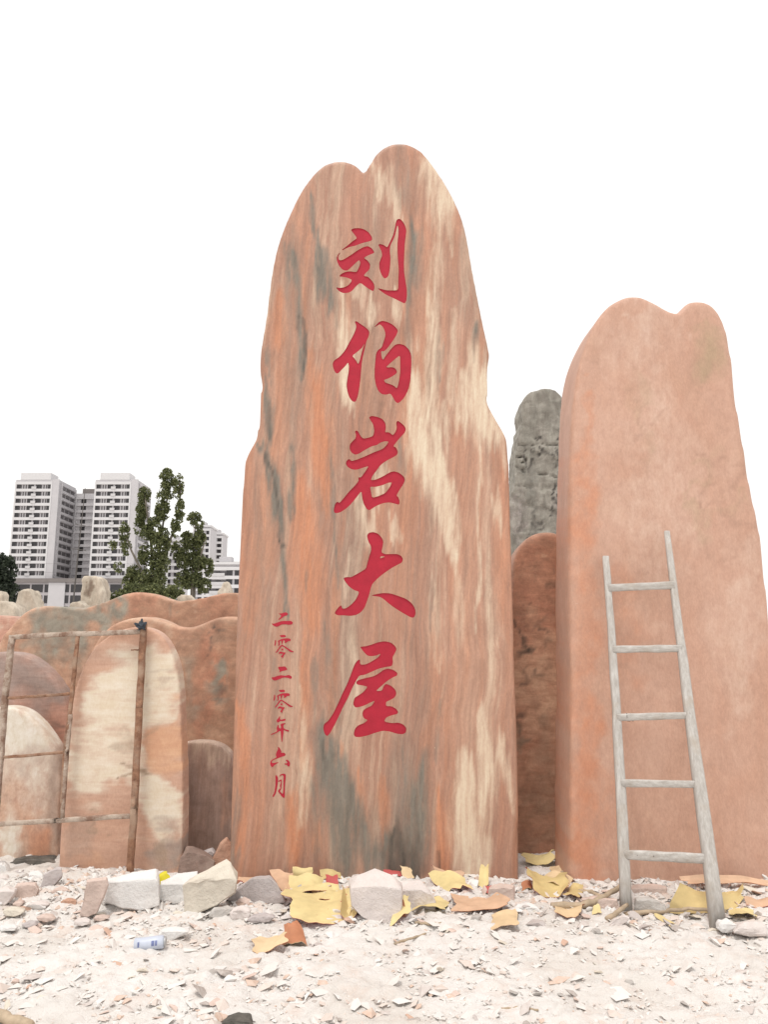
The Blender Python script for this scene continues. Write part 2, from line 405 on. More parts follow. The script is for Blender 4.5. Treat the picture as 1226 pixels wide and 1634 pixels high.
# ------------------------------------------------------------------ inscription: outlines of the characters in photograph pixels
def crop(ox, oy, s, pts): return [(ox+x/s, oy+y/s) for x, y in pts]
S1 = 8.757
BIG = {
'liu': (525, 340, S1, [
  [[(305,235),(345,212),(430,208),(500,228),(560,270),(600,330),(605,370),(585,388),(500,408),(430,430),(370,455),(290,472),(235,495),(190,520),(180,512),(225,480),(280,435),(340,385),(395,350),(350,290)]],
  [[(165,545),(130,600),(135,650),(160,660),(200,650),(300,590),(400,520),(480,475),(545,458),(600,490),(635,540),(625,560),(570,580),(510,610),(490,630),(540,660),(575,710),(575,760),(555,800),(500,850),(490,880),(540,885),(590,930),(630,985),(640,1040),(625,1085),(600,1085),(530,1040),(440,970),(380,1020),(320,1090),(270,1112),(200,1118),(140,1090),(95,1035),(150,1045),(220,1035),(280,1000),(325,935),(270,905),(200,890),(140,885),(170,850),(230,820),(300,812),(350,820),(385,822),(410,780),(435,720),(440,690),(425,655),(390,680),(330,740),(275,790),(240,805),(190,790),(140,735),(112,670),(108,620),(130,570)]],
  [[(690,440),(715,428),(770,445),(815,480),(835,440),(870,370),(905,290),(925,200),(935,130),(950,90),(985,75),(1030,110),(1065,170),(1085,240),(1075,320),(1062,420),(1055,560),(1050,700),(1052,820),(1070,940),(1090,1060),(1092,1140),(1085,1220),(1060,1262),(1010,1240),(900,1185),(800,1140),(720,1085),(680,1050),(720,1055),(800,1078),(900,1080),(970,1075),(970,940),(978,800),(965,650),(958,500),(960,400),(972,300),(975,220),(960,165),(945,220),(925,310),(890,390),(860,450),(852,520),(862,620),(858,730),(845,830),(825,890),(790,912),(765,905),(730,850),(705,770),(703,700),(725,640),(745,590),(735,530),(710,480)]]]),
'bo': (525, 505, S1, [
  [[(360,70),(385,62),(430,95),(500,140),(550,185),(568,220),(555,280),(525,340),(505,430),(480,540),(462,630),(452,740),(440,880),(425,1000),(405,1110),(380,1180),(355,1195),(320,1180),(285,1130),(258,1050),(245,960),(258,860),(275,770),(280,690),(268,640),(230,690),(180,740),(140,785),(110,798),(80,770),(55,700),(52,650),(75,610),(150,560),(220,480),(290,350),(345,250),(380,160),(380,120)],
   [(502,368),(460,440),(400,490),(325,548),(370,600),(410,668),(435,600),(465,480)]],
  [[(635,150),(650,130),(700,75),(750,58),(820,75),(890,110),(940,155),(968,195),(945,260),(880,360),(820,440),(770,488),(730,480),(735,560),(755,610),(800,540),(870,450),(930,390),(990,380),(1060,400),(1120,460),(1152,530),(1155,650),(1150,780),(1140,900),(1110,1030),(1050,1140),(990,1200),(960,1210),(930,1190),(890,1120),(860,1075),(800,1092),(740,1085),(690,1040),(655,950),(638,850),(640,720),(650,600),(660,510),(690,465),(740,430),(765,350),(790,270),(785,210),(760,150),(715,105),(680,125)],
   [(995,540),(930,590),(860,650),(800,705),(830,712),(880,705),(930,725),(955,770),(940,800),(880,840),(820,870),(770,885),(785,920),(840,940),(900,960),(950,1005),(970,950),(985,870),(998,780),(998,650)]]]),
'yan': (525, 660, S1, [
  [[(560,50),(600,30),(680,45),(750,75),(790,130),(798,200),(785,260),(840,260),(880,290),(895,300),(930,260),(950,200),(940,130),(960,95),(1010,130),(1060,175),(1078,220),(1060,270),(1010,320),(950,390),(900,455),(940,475),(965,530),(955,575),(900,610),(800,660),(720,720),(670,790),(610,870),(585,930),(650,925),(750,880),(850,820),(910,805),(980,825),(1050,880),(1065,930),(1040,990),(985,1070),(945,1145),(970,1165),(990,1220),(985,1275),(930,1260),(850,1240),(760,1250),(660,1290),(600,1330),(565,1350),(530,1335),(490,1270),(465,1180),(455,1080),(400,1150),(330,1240),(250,1320),(170,1375),(110,1392),(75,1385),(65,1350),(85,1260),(120,1228),(145,1250),(200,1190),(280,1090),(360,1010),(415,940),(410,890),(450,890),(500,820),(560,730),(480,755),(390,785),(320,780),(260,745),(235,700),(245,660),(285,632),(315,665),(400,640),(520,590),(640,535),(740,500),(790,460),(840,390),(780,385),(720,405),(670,440),(600,455),(500,510),(420,560),(370,575),(320,550),(290,500),(292,430),(330,385),(370,350),(380,300),(362,250),(385,232),(410,250),(440,310),(480,350),(560,335),(620,310),(635,240),(620,150),(580,90)],
   [(575,1020),(650,1025),(750,1000),(830,965),(885,960),(850,1030),(790,1110),(700,1150),(605,1178),(590,1100)]]]),
'da': (525, 840, 8.455, [
  [[(512,120),(540,85),(600,75),(660,95),(710,145),(735,200),(728,260),(708,350),(760,375),(840,372),(920,372),(975,395),(1002,440),(985,490),(930,515),(850,560),(760,620),(670,690),(590,770),(565,830),(545,920),(510,1020),(480,1100),(430,1160),(370,1195),(290,1208),(200,1200),(120,1200),(75,1175),(90,1140),(130,1090),(165,1060),(180,1110),(230,1105),(300,1055),(360,990),(395,920),(405,880),(340,860),(270,810),(215,740),(195,695),(240,682),(300,685),(380,640),(450,600),(500,570),(520,490),(545,400),(570,320),(570,270),(530,200)],
   [(688,435),(700,400),(765,405)]],
  [[(570,930),(650,910),(740,898),(830,903),(930,935),(1040,975),(1120,1035),(1165,1110),(1172,1180),(1150,1230),(1110,1230),(1020,1180),(920,1120),(820,1050),(740,980),(690,950),(630,942)]]]),
'wu': (505, 1020, 7.91, [
  [[(550,95),(600,92),(680,75),(770,40),(860,25),(940,40),(990,80),(1015,125),(990,180),(960,230),(968,290),(955,340),(880,350),(790,370),(700,410),(610,450),(540,458),(500,530),(450,620),(400,740),(340,850),(280,980),(220,1100),(170,1190),(135,1225),(105,1200),(85,1130),(95,1070),(150,1030),(210,940),(270,820),(330,680),(390,560),(440,430),(480,320),(510,275),(550,250),(552,320),(620,320),(700,280),(780,230),(815,180),(760,205),(690,215),(640,205),(590,150)]],
  [[(500,540),(530,515),(620,490),(720,470),(790,430),(850,385),(910,370),(980,390),(1025,425),(1020,460),(970,480),(890,530),(810,600),(750,655),(830,650),(850,590),(880,562),(950,590),(1000,640),(1012,690),(990,735),(940,765),(880,790),(880,845),(950,845),(1010,880),(1035,920),(1020,945),(950,960),(880,990),(855,1040),(950,1060),(1040,1052),(1105,1080),(1138,1125),(1130,1180),(1090,1200),(1020,1195),(930,1165),(840,1155),(750,1180),(650,1215),(560,1235),(490,1235),(470,1200),(485,1130),(530,1085),(600,1060),(650,1020),(600,1000),(580,950),(590,900),(630,870),(700,840),(740,775),(680,800),(600,840),(530,860),(490,862),(462,820),(480,740),(530,710),(590,670),(650,600),(590,585),(510,572)]]]),
}
LING = [[(375,790),(550,780),(570,845),(430,855)],[(255,920),(285,950),(275,1050),(250,1110),(230,1090),(245,1000)],
  [(330,960),(420,910),(480,890),(600,880),(690,890),(710,930),(690,965),(640,960),(560,1020),(530,1020),(540,960),(490,930),(470,1030),(440,1050),(440,950),(380,960),(390,1060),(355,1110),(340,1100),(355,1020)],
  [(455,1065),(520,1100),(640,1180),(740,1240),(800,1265),(770,1290),(690,1275),(600,1200),(520,1140),(450,1100),(380,1190),(320,1270),(280,1305),(270,1285),(340,1190),(400,1100)],
  [(450,1170),(500,1190),(480,1230),(430,1225)],
  [(380,1270),(430,1265),(470,1285),(565,1290),(530,1350),(490,1400),(495,1450),(460,1440),(420,1400),(450,1380),(490,1330),(420,1320),(350,1335)]]
SMALL = [
 (425, 970, 18.16, [[(360,155),(430,165),(520,130),(590,130),(635,180),(600,215),(520,235),(440,300),(360,350),(345,335),(420,260),(430,215),(385,185)],
   [(145,440),(210,465),(330,420),(450,380),(600,378),(720,375),(770,420),(750,480),(650,490),(560,475),(440,480),(340,540),(270,545),(200,510)]]),
 (425, 970, 18.16, LING),
 (425, 1055, 18.16, [[(345,165),(440,160),(540,150),(590,200),(610,250),(540,270),(440,290),(370,330),(390,270),(350,220)],
   [(140,470),(220,465),(330,425),(430,405),(550,430),(650,395),(720,430),(745,475),(715,515),(620,480),(500,470),(380,520),(260,565),(190,545)]]),
 (425, 1055, 18.16, [[(x-25, y+45) for x, y in s] for s in LING]),
 (425, 1135, 21.78, [[(460,165),(480,185),(470,270),(520,300),(600,265),(670,255),(665,320),(570,345),(480,340),(410,400),(370,370),(355,310),(420,240)],
   [(480,470),(540,420),(660,410),(665,440),(600,465),(590,560),(640,620),(720,640),(800,665),(775,715),(690,690),(600,640),(595,760),(570,900),(550,1070),(530,1070),(515,900),(505,740),(500,680),(430,700),(400,730),(300,770),(170,825),(150,800),(240,760),(340,720),(380,680),(355,600),(375,540),(400,470),(430,480),(430,560),(480,600),(510,600),(510,500)]]),
 (425, 1180, 16.34, [[(300,190),(340,210),(395,310),(380,345),(470,345),(505,390),(480,430),(400,450),(300,490),(190,530),(140,570),(140,610),(200,615),(310,590),(320,600),(220,660),(170,715),(130,715),(95,640),(110,560),(170,515),(270,470),(245,400),(270,320),(310,250)],
   [(505,530),(550,530),(600,570),(620,620),(610,690),(575,710),(530,660),(470,650),(475,625),(540,620),(550,590),(515,555)]]),
 (425, 1180, 16.34, [[(235,940),(270,925),(305,1000),(305,1060),(290,1200),(265,1330),(245,1410),(190,1500),(160,1490),(170,1450),(210,1380),(235,1200),(240,1060)],
   [(335,970),(370,910),(430,890),(490,895),(510,940),(500,1050),(485,1200),(480,1400),(485,1490),(455,1530),(400,1480),(340,1400),(300,1350),(320,1310),(370,1270),(350,1200),(380,1130),(380,1080),(310,1110),(310,1080),(390,1035),(405,1080),(395,1200),(390,1290),(350,1350),(430,1430),(445,1300),(445,1050),(450,950),(410,925),(360,960)]]),
]
m_red = plain('red_letter_paint', (0.405, 0.017, 0.038), 0.62, 0.12, 9, 0.002, 0.3, bscale=120)
def chaikin(p):
    r = []
    for i in range(len(p)):
        a, c = p[i], p[(i+1) % len(p)]
        r.append((a[0]*.8+c[0]*.2, a[1]*.8+c[1]*.2)); r.append((a[0]*.2+c[0]*.8, a[1]*.2+c[1]*.8))
    return r
ORI = stele.location
def loc_pts(px): return [P(x, y, STELE_Y)-Vector((ORI.x, STELE_Y, ORI.z)) for x, y in px]
cut_v, cut_f = [], []
floors = []
for nm, (ox, oy, s, comps) in BIG.items():
    fv, ff = [], []
    for loops in comps:
        L = [loc_pts(crop(ox, oy, s, chaikin(l))) for l in loops]
        tri = geometry.tessellate_polygon([[Vector((p.x, p.z, 0)) for p in l] for l in L])
        flat = [p for l in L for p in l]; n = len(flat)
        b0 = len(cut_v)
        cut_v += [(p.x, -0.06, p.z) for p in flat]+[(p.x, 0.008, p.z) for p in flat]
        for t in tri:
            cut_f.append((b0+t[0], b0+t[1], b0+t[2])); cut_f.append((b0+n+t[2], b0+n+t[1], b0+n+t[0]))
        k = 0
        for l in L:
            for i in range(len(l)):
                j = (i+1) % len(l)
                cut_f.append((b0+k+i, b0+k+j, b0+n+k+j, b0+n+k+i))
            k += len(l)
        f0 = len(fv); fv += [(p.x, 0.0068, p.z) for p in flat]; ff += [tuple(f0+i for i in t) for t in tri]
    floors.append((nm, fv, ff))
cm = pymesh('cutter', cut_v, cut_f)
bm = bmesh.new(); bm.from_mesh(cm); bmesh.ops.recalc_face_normals(bm, faces=bm.faces); bm.to_mesh(cm); bm.free()
cm.materials.append(m_red)
cutter = bpy.data.objects.new('cutter', cm); C.objects.link(cutter); cutter.location = stele.location
md = stele.modifiers.new('carve', 'BOOLEAN'); md.operation = 'DIFFERENCE'; md.object = cutter; md.solver = 'EXACT'; md.material_mode = 'TRANSFER'
bpy.context.view_layer.update()
carved = evaluated(stele)
stele.modifiers.remove(md); bpy.data.objects.remove(cutter)
old = stele.data; stele.data = carved; carved.name = 'carved_stele'
for a in ('cream', 'grey', 'orange', 'dark'):
    if a in carved.attributes: carved.attributes.remove(carved.attributes[a])
carved.set_sharp_from_angle(angle=math.radians(50))
paint(stele, MASK_MAIN, STELE_Y, 11, (5, 0.085, 0.011))
for nm, fv, ff in floors:
    me = pymesh('red_character', fv, ff)
    bm = bmesh.new(); bm.from_mesh(me)
    for f in bm.faces:
        if f.normal.y > 0: f.normal_flip()
    bm.to_mesh(me); bm.free()
    link('red_character', me, stele, m_red)
bv = BVHTree.FromPolygons([tuple(v.co) for v in old.vertices], [tuple(p.vertices) for p in old.polygons])
for ox, oy, s, strokes in SMALL:
    fv, ff = [], []
    for si, st in enumerate(strokes):
        L = loc_pts(crop(ox, oy, s, chaikin(st)))
        tri = geometry.tessellate_polygon([[Vector((p.x, p.z, 0)) for p in L]])
        f0 = len(fv)
        for p in L:
            h = bv.ray_cast(Vector((p.x, -1, p.z)), Vector((0, 1, 0)))[0]
            fv.append((p.x, (h.y if h else 0)-0.0015-0.0004*si, p.z))
        ff += [tuple(f0+i for i in t) for t in tri]
    me = pymesh('small_red_character', fv, ff)
    bm = bmesh.new(); bm.from_mesh(me)
    for f in bm.faces:
        if f.normal.y > 0: f.normal_flip()
    bm.to_mesh(me); bm.free()
    link('small_red_character', me, stele, m_red)

# ------------------------------------------------------------------ the other stones
W2 = (9, 0.03, 0.02)
m_right = marble('salmon_stone', (0.50, 0.295, 0.215), (0.565, 0.355, 0.27), (0.63, 0.45, 0.36), (0.43, 0.30, 0.20), (0.56, 0.265, 0.165), (0.38, 0.225, 0.165), (1, 1, 0.45), 24, 0.55, 0.12, 0.14, 0.0, 0.22)
slab('salmon_stele', 'tall plain salmon stone slab with notched top behind the wooden ladder', 'standing stone',
  [(911,1440),(912,1300),(913,1100),(911,900),(912,760),(914,660),(921,590),(937,537),(962,495),(990,474),(1016,468),(1048,480),(1083,497),(1094,483),(1112,476),(1138,484),(1156,510),(1167,555),(1175,620),(1188,700),(1201,780),(1217,860),(1232,980),(1240,1100),(1250,1300),(1256,1440),(1080,1445)],
  5.30, 0.5, m_right, dict(
   cream=[([(1010,478),(1060,510),(1085,520)],14,.5),([(1060,700),(1040,900)],60,.35),([(1190,900),(1180,1100)],40,.4),([(980,540),(1060,620)],40,.25)],
   grey=[([(1122,490),(1128,560),(1126,590)],18,.75),([(1030,640),(1040,690)],18,.25),([(1100,780),(1180,800)],10,.35)],
   orange=[([(928,640),(930,900),(932,1150),(934,1440)],16,.6),([(940,1200),(944,1420)],30,.6),([(1000,930),(1010,1050)],40,.3)],
   dark=[([(1010,640),(1036,668),(1080,640)],5,.4),([(1110,740),(1200,800),(1220,790)],7,.4),([(1010,700),(1030,680)],4,.3),([(1000,860),(1040,900)],4,.2),([(940,560),(950,600)],4,.3),([(1120,860),(1180,900)],10,.25),([(1010,1060),(1060,1100)],14,.25)]),
  vox=0.02, smooth=34, amp=0.012, nscale=1.3, seed=23, warp=(14, 0.02, 0.02))

m_mid = marble('brown_swirl_stone', (0.40, 0.21, 0.14), (0.47, 0.27, 0.185), (0.55, 0.37, 0.26), (0.30, 0.22, 0.16), (0.50, 0.24, 0.16), (0.09, 0.07, 0.055), (0.5, 1, 1.6), 16, 0.6, 0.5)
slab('swirled_stone', 'brown round-topped stone with dark swirling veins standing between the two tall slabs', 'standing stone',
  [(806,1400),(812,1200),(816,1000),(818,910),(828,875),(848,855),(870,848),(895,853),(918,872),(930,920),(936,1100),(942,1400),(870,1404)],
  6.05, 0.45, m_mid, dict(cream=[([(820,1110),(915,1100)],40,.75),([(866,860),(862,880)],6,.7)],grey=[([(826,1165),(836,1170)],9,.9),([(870,1180),(910,1300)],30,.4),([(830,1250),(900,1340)],40,.35)],
   orange=[([(830,980),(860,985),(905,1020)],9,.5),([(830,1060),(910,1040)],12,.5)],dark=[([(824,985),(834,1005),(856,1024)],4,.8),([(862,998),(885,1016)],3.5,.6),([(840,965),(905,975)],3,.4),([(822,1072),(870,1062),(910,1066)],2.5,.5),([(845,930),(900,915)],4,.3),([(826,1166),(838,1168)],5,.6),([(850,900),(880,890)],5,.35)]),
  vox=0.022, smooth=30, amp=0.012, nscale=2, seed=31, warp=(9, 0.02, 0.035))

def ledges(co, nr):
    x, y, z = co.T
    st = np.floor(z*2.2+0.7*vnoise(x*1.4, y*1.4, z*0.4, 5)*1.6)
    d = 0.10*(_h(st.astype(np.int64), (x*1.7+0.5*vnoise(x*2, z*2, 0, 3)).astype(np.int64), 0*st.astype(np.int64), 4)-0.5)
    bandmask = np.clip((5.45-z)/0.25, 0, 1)
    crack = np.clip(0.12-np.abs(fbm(x*1.5, y*1.5, z*5.5, 12, 4)), 0, 1)*np.clip(1-np.abs(z-4.9)/0.6, 0, 1)
    face = np.clip(np.abs(nr[:, 1])*1.6-.5, 0, 1)
    d = d*bandmask*(.45+.55*face)-crack*0.9*bandmask*face+0.02*fbm(x*5, y*5, z*5, 8, 4)
    return co+nr*d[:, None]
m_grey = marble('grey_weathered_stone', (0.225, 0.22, 0.195), (0.30, 0.29, 0.26), (0.34, 0.335, 0.30), (0.20, 0.20, 0.18), (0.31, 0.28, 0.27), (0.06, 0.055, 0.05), (1, 1, 0.25), 14, 0.85, 0.6)
slab('grey_rock_pillar', 'rough grey layered rock pillar with smooth domed head rising behind the salmon stone', 'standing stone',
  [(800,1240),(806,1050),(812,900),(816,800),(819,786),(823,783),(825,705),(829,690),(830,678),(836,671),(833,655),(838,636),(852,624),(870,620),(888,624),(901,638),(905,655),(901,671),(909,676),(910,690),(914,700),(918,800),(924,900),(934,1100),(938,1240)],
  12.0, 0.75, m_grey, dict(grey=[([(845,740),(850,790)],12,.6)],orange=[([(900,770),(905,830)],14,.6),([(825,800),(830,850)],12,.5)],cream=[([(835,740),(860,745)],4,.6),([(868,790),(850,812)],5,.6)],
   dark=[([(860,714),(872,716)],4,.9),([(892,690),(908,688)],2.4,.8),([(836,734),(852,735)],2.2,.8),([(892,735),(905,742),(888,756)],3,.9),([(890,765),(892,785),(880,808)],2.4,.9),([(862,726),(880,726)],2,.7),([(840,845),(870,835)],5,.6),([(890,712),(905,718)],2,.8),([(885,725),(893,731)],2,.8),([(900,838),(910,842)],4,.8)]),
  vox=0.028, smooth=3, amp=0.02, nscale=2, seed=41, k=3, post=ledges, warp=(5, 0.08, 0.08))

m_arch = marble('cream_banded_stone', (0.53, 0.325, 0.235), (0.585, 0.375, 0.28), (0.72, 0.63, 0.51), (0.36, 0.28, 0.235), (0.63, 0.37, 0.235), (0.36, 0.26, 0.185), (0.25, 0.6, 1.5), 18, 0.5, 0.2, 0.2, 0.0, 0.35)
slab('arched_cream_stone', 'round-topped cream and orange stone slab standing behind the rusty frame', 'standing stone',
  [(92,1404),(93,1340),(98,1270),(104,1200),(112,1130),(125,1080),(148,1036),(180,1010),(212,1000),(240,1003),(262,1020),(279,1055),(287,1100),(290,1160),(293,1260),(291,1404),(190,1408)],
  5.62, 0.17, m_arch, dict(
   cream=[([(140,1130),(200,1080),(280,1040)],17,.95),([(150,1165),(200,1120),(285,1080)],20,.85),([(235,1080),(285,1085)],14,.7),([(105,1170),(160,1185),(220,1170)],12,.6),([(200,1150),(285,1128)],10,.7),([(100,1228),(190,1228)],13,.75),([(170,1212),(225,1215)],11,.7),([(250,1262),(252,1310)],26,1),([(225,1275),(285,1270)],17,.8),([(120,1242),(230,1246),(285,1244)],6,.7),([(278,1250),(284,1320)],9,.6)],
   orange=[([(235,1160),(288,1170)],12,.75),([(235,1200),(288,1205)],20,.95),([(240,1110),(287,1108)],6,.7),([(180,1180),(225,1172)],7,.5),([(150,1350),(140,1370)],16,.4)],
   grey=[([(115,1340),(150,1330)],18,.35),([(240,1362),(285,1370)],18,.8),([(283,1340),(285,1390)],8,.6)],
   dark=[([(185,1236),(240,1238)],2.4,.9),([(170,1190),(220,1178)],5,.5),([(240,1105),(285,1100)],4,.35),([(250,1350),(262,1362)],10,.6),([(140,1310),(190,1305)],1.5,.5),([(240,1066),(285,1064)],2.5,.3),([(195,1160),(260,1165)],4,.35)]),
  vox=0.014, smooth=9, amp=0.006, nscale=2, seed=51, warp=(7, 0.014, 0.04, .15))

m_white = marble('white_capped_stone', (0.50, 0.34, 0.255), (0.56, 0.385, 0.29), (0.69, 0.64, 0.56), (0.40, 0.30, 0.245), (0.58, 0.29, 0.18), (0.26, 0.19, 0.15), (1, 1, 0.7), 18, 0.55, 0.25)
slab('white_capped_stone', 'white-capped round stone slab behind the lower rails of the rusty frame', 'standing stone',
  [(-75,1372),(-72,1250),(-60,1180),(-35,1142),(0,1128),(32,1134),(58,1155),(80,1185),(93,1212),(97,1260),(94,1320),(91,1372),(20,1376)],
  5.95, 0.2, m_white, dict(cream=[([(-40,1165),(10,1155),(55,1180),(70,1195)],36,1),([(0,1332),(25,1335)],14,.9)],orange=[([(50,1340),(80,1328)],16,.8),([(30,1290),(60,1250)],30,.25)],grey=[([(88,1200),(92,1370)],9,.8),([(30,1210),(85,1215)],8,.4)],dark=[]),
  vox=0.016, smooth=9, amp=0.006, nscale=2, seed=61, warp=(6, 0.02, 0.02, .15))
m_mauve = marble('mauve_capped_stone', (0.50, 0.275, 0.205), (0.56, 0.325, 0.25), (0.56, 0.42, 0.33), (0.335, 0.255, 0.225), (0.55, 0.28, 0.2), (0.24, 0.16, 0.13), (0.3, 0.6, 1.6), 18, 0.6, 0.3)
slab('mauve_capped_stone', 'mauve-grey topped boulder slab with pink lower half behind the white-capped stone', 'standing stone',
  [(-85,1400),(-80,1200),(-72,1110),(-50,1060),(-10,1040),(30,1042),(62,1060),(88,1090),(103,1118),(112,1170),(114,1260),(110,1400),(20,1404)],
  6.35, 0.22, m_mauve, dict(grey=[([(-60,1090),(0,1065),(50,1080),(95,1105)],27,.95)],dark=[([(20,1085),(70,1100)],8,.35),([(70,1165),(108,1172)],2.5,.6),([(75,1180),(108,1186)],2,.4)],orange=[([(60,1190),(100,1200)],14,.3)],cream=[([(30,1118),(90,1112)],3,.35)]),
  vox=0.018, smooth=10, amp=0.008, nscale=2, seed=71, warp=(6, 0.02, 0.03, .2))
m_brown = marble('brown_sawn_stone', (0.315, 0.225, 0.19), (0.375, 0.27, 0.225), (0.46, 0.36, 0.29), (0.33, 0.26, 0.24), (0.45, 0.26, 0.18), (0.19, 0.13, 0.1), (1, 1, 0.12), 30, 0.7, 0.4)
slab('low_brown_stone', 'low brown-mauve round-topped stone beside the foot of the carved stele', 'standing stone',
  [(262,1385),(263,1280),(268,1215),(284,1190),(310,1183),(338,1185),(360,1196),(372,1220),(374,1290),(368,1340),(352,1380),(310,1392)],
  6.1, 0.18, m_brown, dict(cream=[([(290,1186),(330,1186),(365,1199)],6,.8)],grey=[([(305,1220),(315,1300)],16,.4)],dark=[([(350,1330),(340,1370)],14,.4)],orange=[([(360,1250),(366,1320)],8,.4)]),  # cream along the rounded top is a painted rim highlight
  vox=0.014, smooth=9, amp=0.005, nscale=2, seed=81, warp=(6, 0.05, 0.015))
m_low = marble('olive_salmon_stone', (0.455, 0.265, 0.18), (0.545, 0.35, 0.245), (0.60, 0.44, 0.33), (0.31, 0.29, 0.24), (0.51, 0.26, 0.175), (0.15, 0.13, 0.11), (0.5, 0.6, 1.0), 14, 0.6, 0.45)
slab('near_wavy_stone', 'lower long stone with wavy crest running behind the arched cream stone', 'standing stone',
  [(128,1420),(130,1240),(132,1130),(140,1060),(152,1026),(170,1003),(195,989),(228,984),(258,990),(285,1000),(310,1000),(345,986),(372,984),(410,990),(450,1010),(470,1060),(476,1200),(476,1420),(200,1424)],
  6.85, 0.3, m_low, dict(cream=[([(180,994),(228,986),(280,1000)],7,.6)],grey=[([(352,1085),(350,1125)],15,.75),([(300,1120),(310,1160)],18,.45),([(290,1060),(295,1090)],10,.35)],orange=[([(320,1060),(345,1060)],30,.6),([(310,1110),(320,1160)],20,.5)],dark=[([(336,1030),(352,1026),(371,1024)],3,.75),([(353,1090),(354,1120)],5,.45)]),  # cream on the crest paints sky light caught by the bevel
  vox=0.022, smooth=12, amp=0.014, nscale=2, seed=91, warp=(9, 0.03, 0.03))
slab('far_wavy_stone', 'long stone with wavy crest, grey-green at one end, tallest of the low stones', 'standing stone',
  [(-28,1420),(-26,1200),(-20,1080),(0,1024),(18,1000),(38,980),(60,969),(95,967),(130,969),(160,962),(190,950),(215,945),(240,947),(265,954),(285,958),(310,955),(345,947),(375,945),(420,950),(470,970),(490,1060),(494,1420),(200,1424)],
  7.5, 0.35, m_low, dict(grey=[([(55,985),(110,985),(150,980)],26,.85),([(150,985),(175,968),(200,955)],12,.95),([(60,1020),(120,1060)],40,.4),([(268,980),(280,995)],10,.4)],cream=[([(20,1002),(45,978)],6,.5),([(310,962),(316,955)],2.5,.7),([(60,972),(150,970)],2.5,.5)],orange=[([(210,975),(250,965)],16,.45),([(320,975),(370,965)],20,.4)],dark=[([(170,966),(195,956)],5,.3)]),  # thin cream lines along the crest are painted edge highlights
  vox=0.022, smooth=14, amp=0.014, nscale=2, seed=95, warp=(9, 0.03, 0.03))
slab('pink_edge_stone', 'pinkish low stone peeping out behind the grey-green end of the wavy stone', 'standing stone',
  [(-90,1300),(-88,1060),(-70,1000),(-30,984),(5,981),(26,986),(36,1010),(40,1060),(40,1300)], 8.2, 0.35, m_mauve, dict(cream=[([(-30,986),(25,988)],3,.6)]), vox=0.03, smooth=16, amp=0.01, seed=97)  # cream line paints a lit rim on the top edge

m_pale = marble('pale_far_stone', (0.43, 0.385, 0.315), (0.52, 0.46, 0.38), (0.60, 0.54, 0.46), (0.34, 0.31, 0.27), (0.5, 0.38, 0.3), (0.24, 0.18, 0.14), (1, 1, 0.3), 10, 0.75, 0.4)
def farstone(label, outline, Y, th, masks, seed, mat=None, smooth=8):
    slab('yard_stone', label, 'standing stone', outline, Y, th, mat or m_pale, masks, vox=0.035, smooth=smooth, amp=0.03, nscale=2.5, seed=seed, rough_amp=0.02, k=4, warp=(5, 0.06, 0.03))
farstone('tall pale cracked yard stone standing in front of the apartment podium',
  [(120,1090),(126,990),(128,945),(131,922),(140,918),(152,919),(160,924),(163,940),(163,968),(168,1090)], 16, 0.5, dict(dark=[([(139,925),(142,950),(147,968)],1.6,.9)], cream=[([(150,925),(155,960)],6,.6)]), 101)
farstone('grey tapering yard stone with blunt top beside the dark evergreen',
  [(8,1080),(16,985),(22,955),(27,943),(38,940),(46,942),(53,962),(60,985),(66,1080)], 14, 0.5, dict(grey=[([(28,960),(35,1000)],14,.6)]), 103)
farstone('rounded pale yard stone just behind the pinkish edge stone', [(-40,1080),(-36,985),(-20,964),(2,959),(15,965),(24,982),(28,1080)], 12, 0.4, {}, 105)
farstone('thin pale yard stone partly hidden by the dark evergreen', [(-18,1050),(-14,975),(-8,945),(1,946),(3,960),(4,1050)], 18, 0.4, {}, 107)
farstone('small rounded grey yard stone leaning against the tall cracked yard stone', [(104,1060),(108,972),(112,962),(120,958),(127,962),(132,975),(134,1060)], 15, 0.4, dict(grey=[([(115,960),(120,980)],10,.6)]), 109)
farstone('small domed pale yard stone peeping over the wavy crest', [(278,1060),(281,962),(288,951),(297,948),(305,954),(310,966),(314,1060)], 15, 0.4, {}, 111)
farstone('pointed white yard stone before the low white apartment block', [(340,1060),(345,955),(351,938),(358,927),(364,938),(368,952),(372,1060)], 20, 0.5, dict(cream=[([(350,935),(365,960)],10,.8)]), 113)

# ------------------------------------------------------------------ wooden ladder
rl = random.Random(3)
bw = NB('weathered_wood', 0.85, 0.2)
g1 = bw.noise(60, 5, 0.7, (1, 1, 0.06)); g2 = bw.noise(9, 4, 0.6)
cw = bw.mix(bw.rng(g1, 0.33, 0.68), (0.38, 0.35, 0.32), (0.56, 0.54, 0.51))
cw = bw.mix(bw.rng(g2, 0.52, 0.75, 0, 0.6), cw, (0.40, 0.33, 0.26))
bw.bump(g1, 0.004, 0.6); m_wood = bw.col(cw)
bw = NB('weathered_wood_crosswise', 0.85, 0.2)
g1 = bw.noise(60, 5, 0.7, (0.06, 1, 1)); g2 = bw.noise(9, 4, 0.6)
cw = bw.mix(bw.rng(g1, 0.33, 0.68), (0.38, 0.35, 0.32), (0.58, 0.56, 0.53))
cw = bw.mix(bw.rng(g2, 0.50, 0.72, 0, 0.7), cw, (0.36, 0.30, 0.24))
bw.bump(g1, 0.004, 0.6); m_woodx = bw.col(cw)
LF, RF = G(1000, 1453), G(1147, 1474)
LT, RT = P(967, 888, 5.245), P(1065, 848, 5.225)
lad = empty('wooden_ladder', ((LF.x+RF.x)/2, (LF.y+RF.y)/2, 0))
tag(lad, 'weathered grey wooden ladder with five rungs leaning on the salmon stone', 'ladder')
def part(o): o.data.transform(Matrix.Translation(-lad.location)); return o
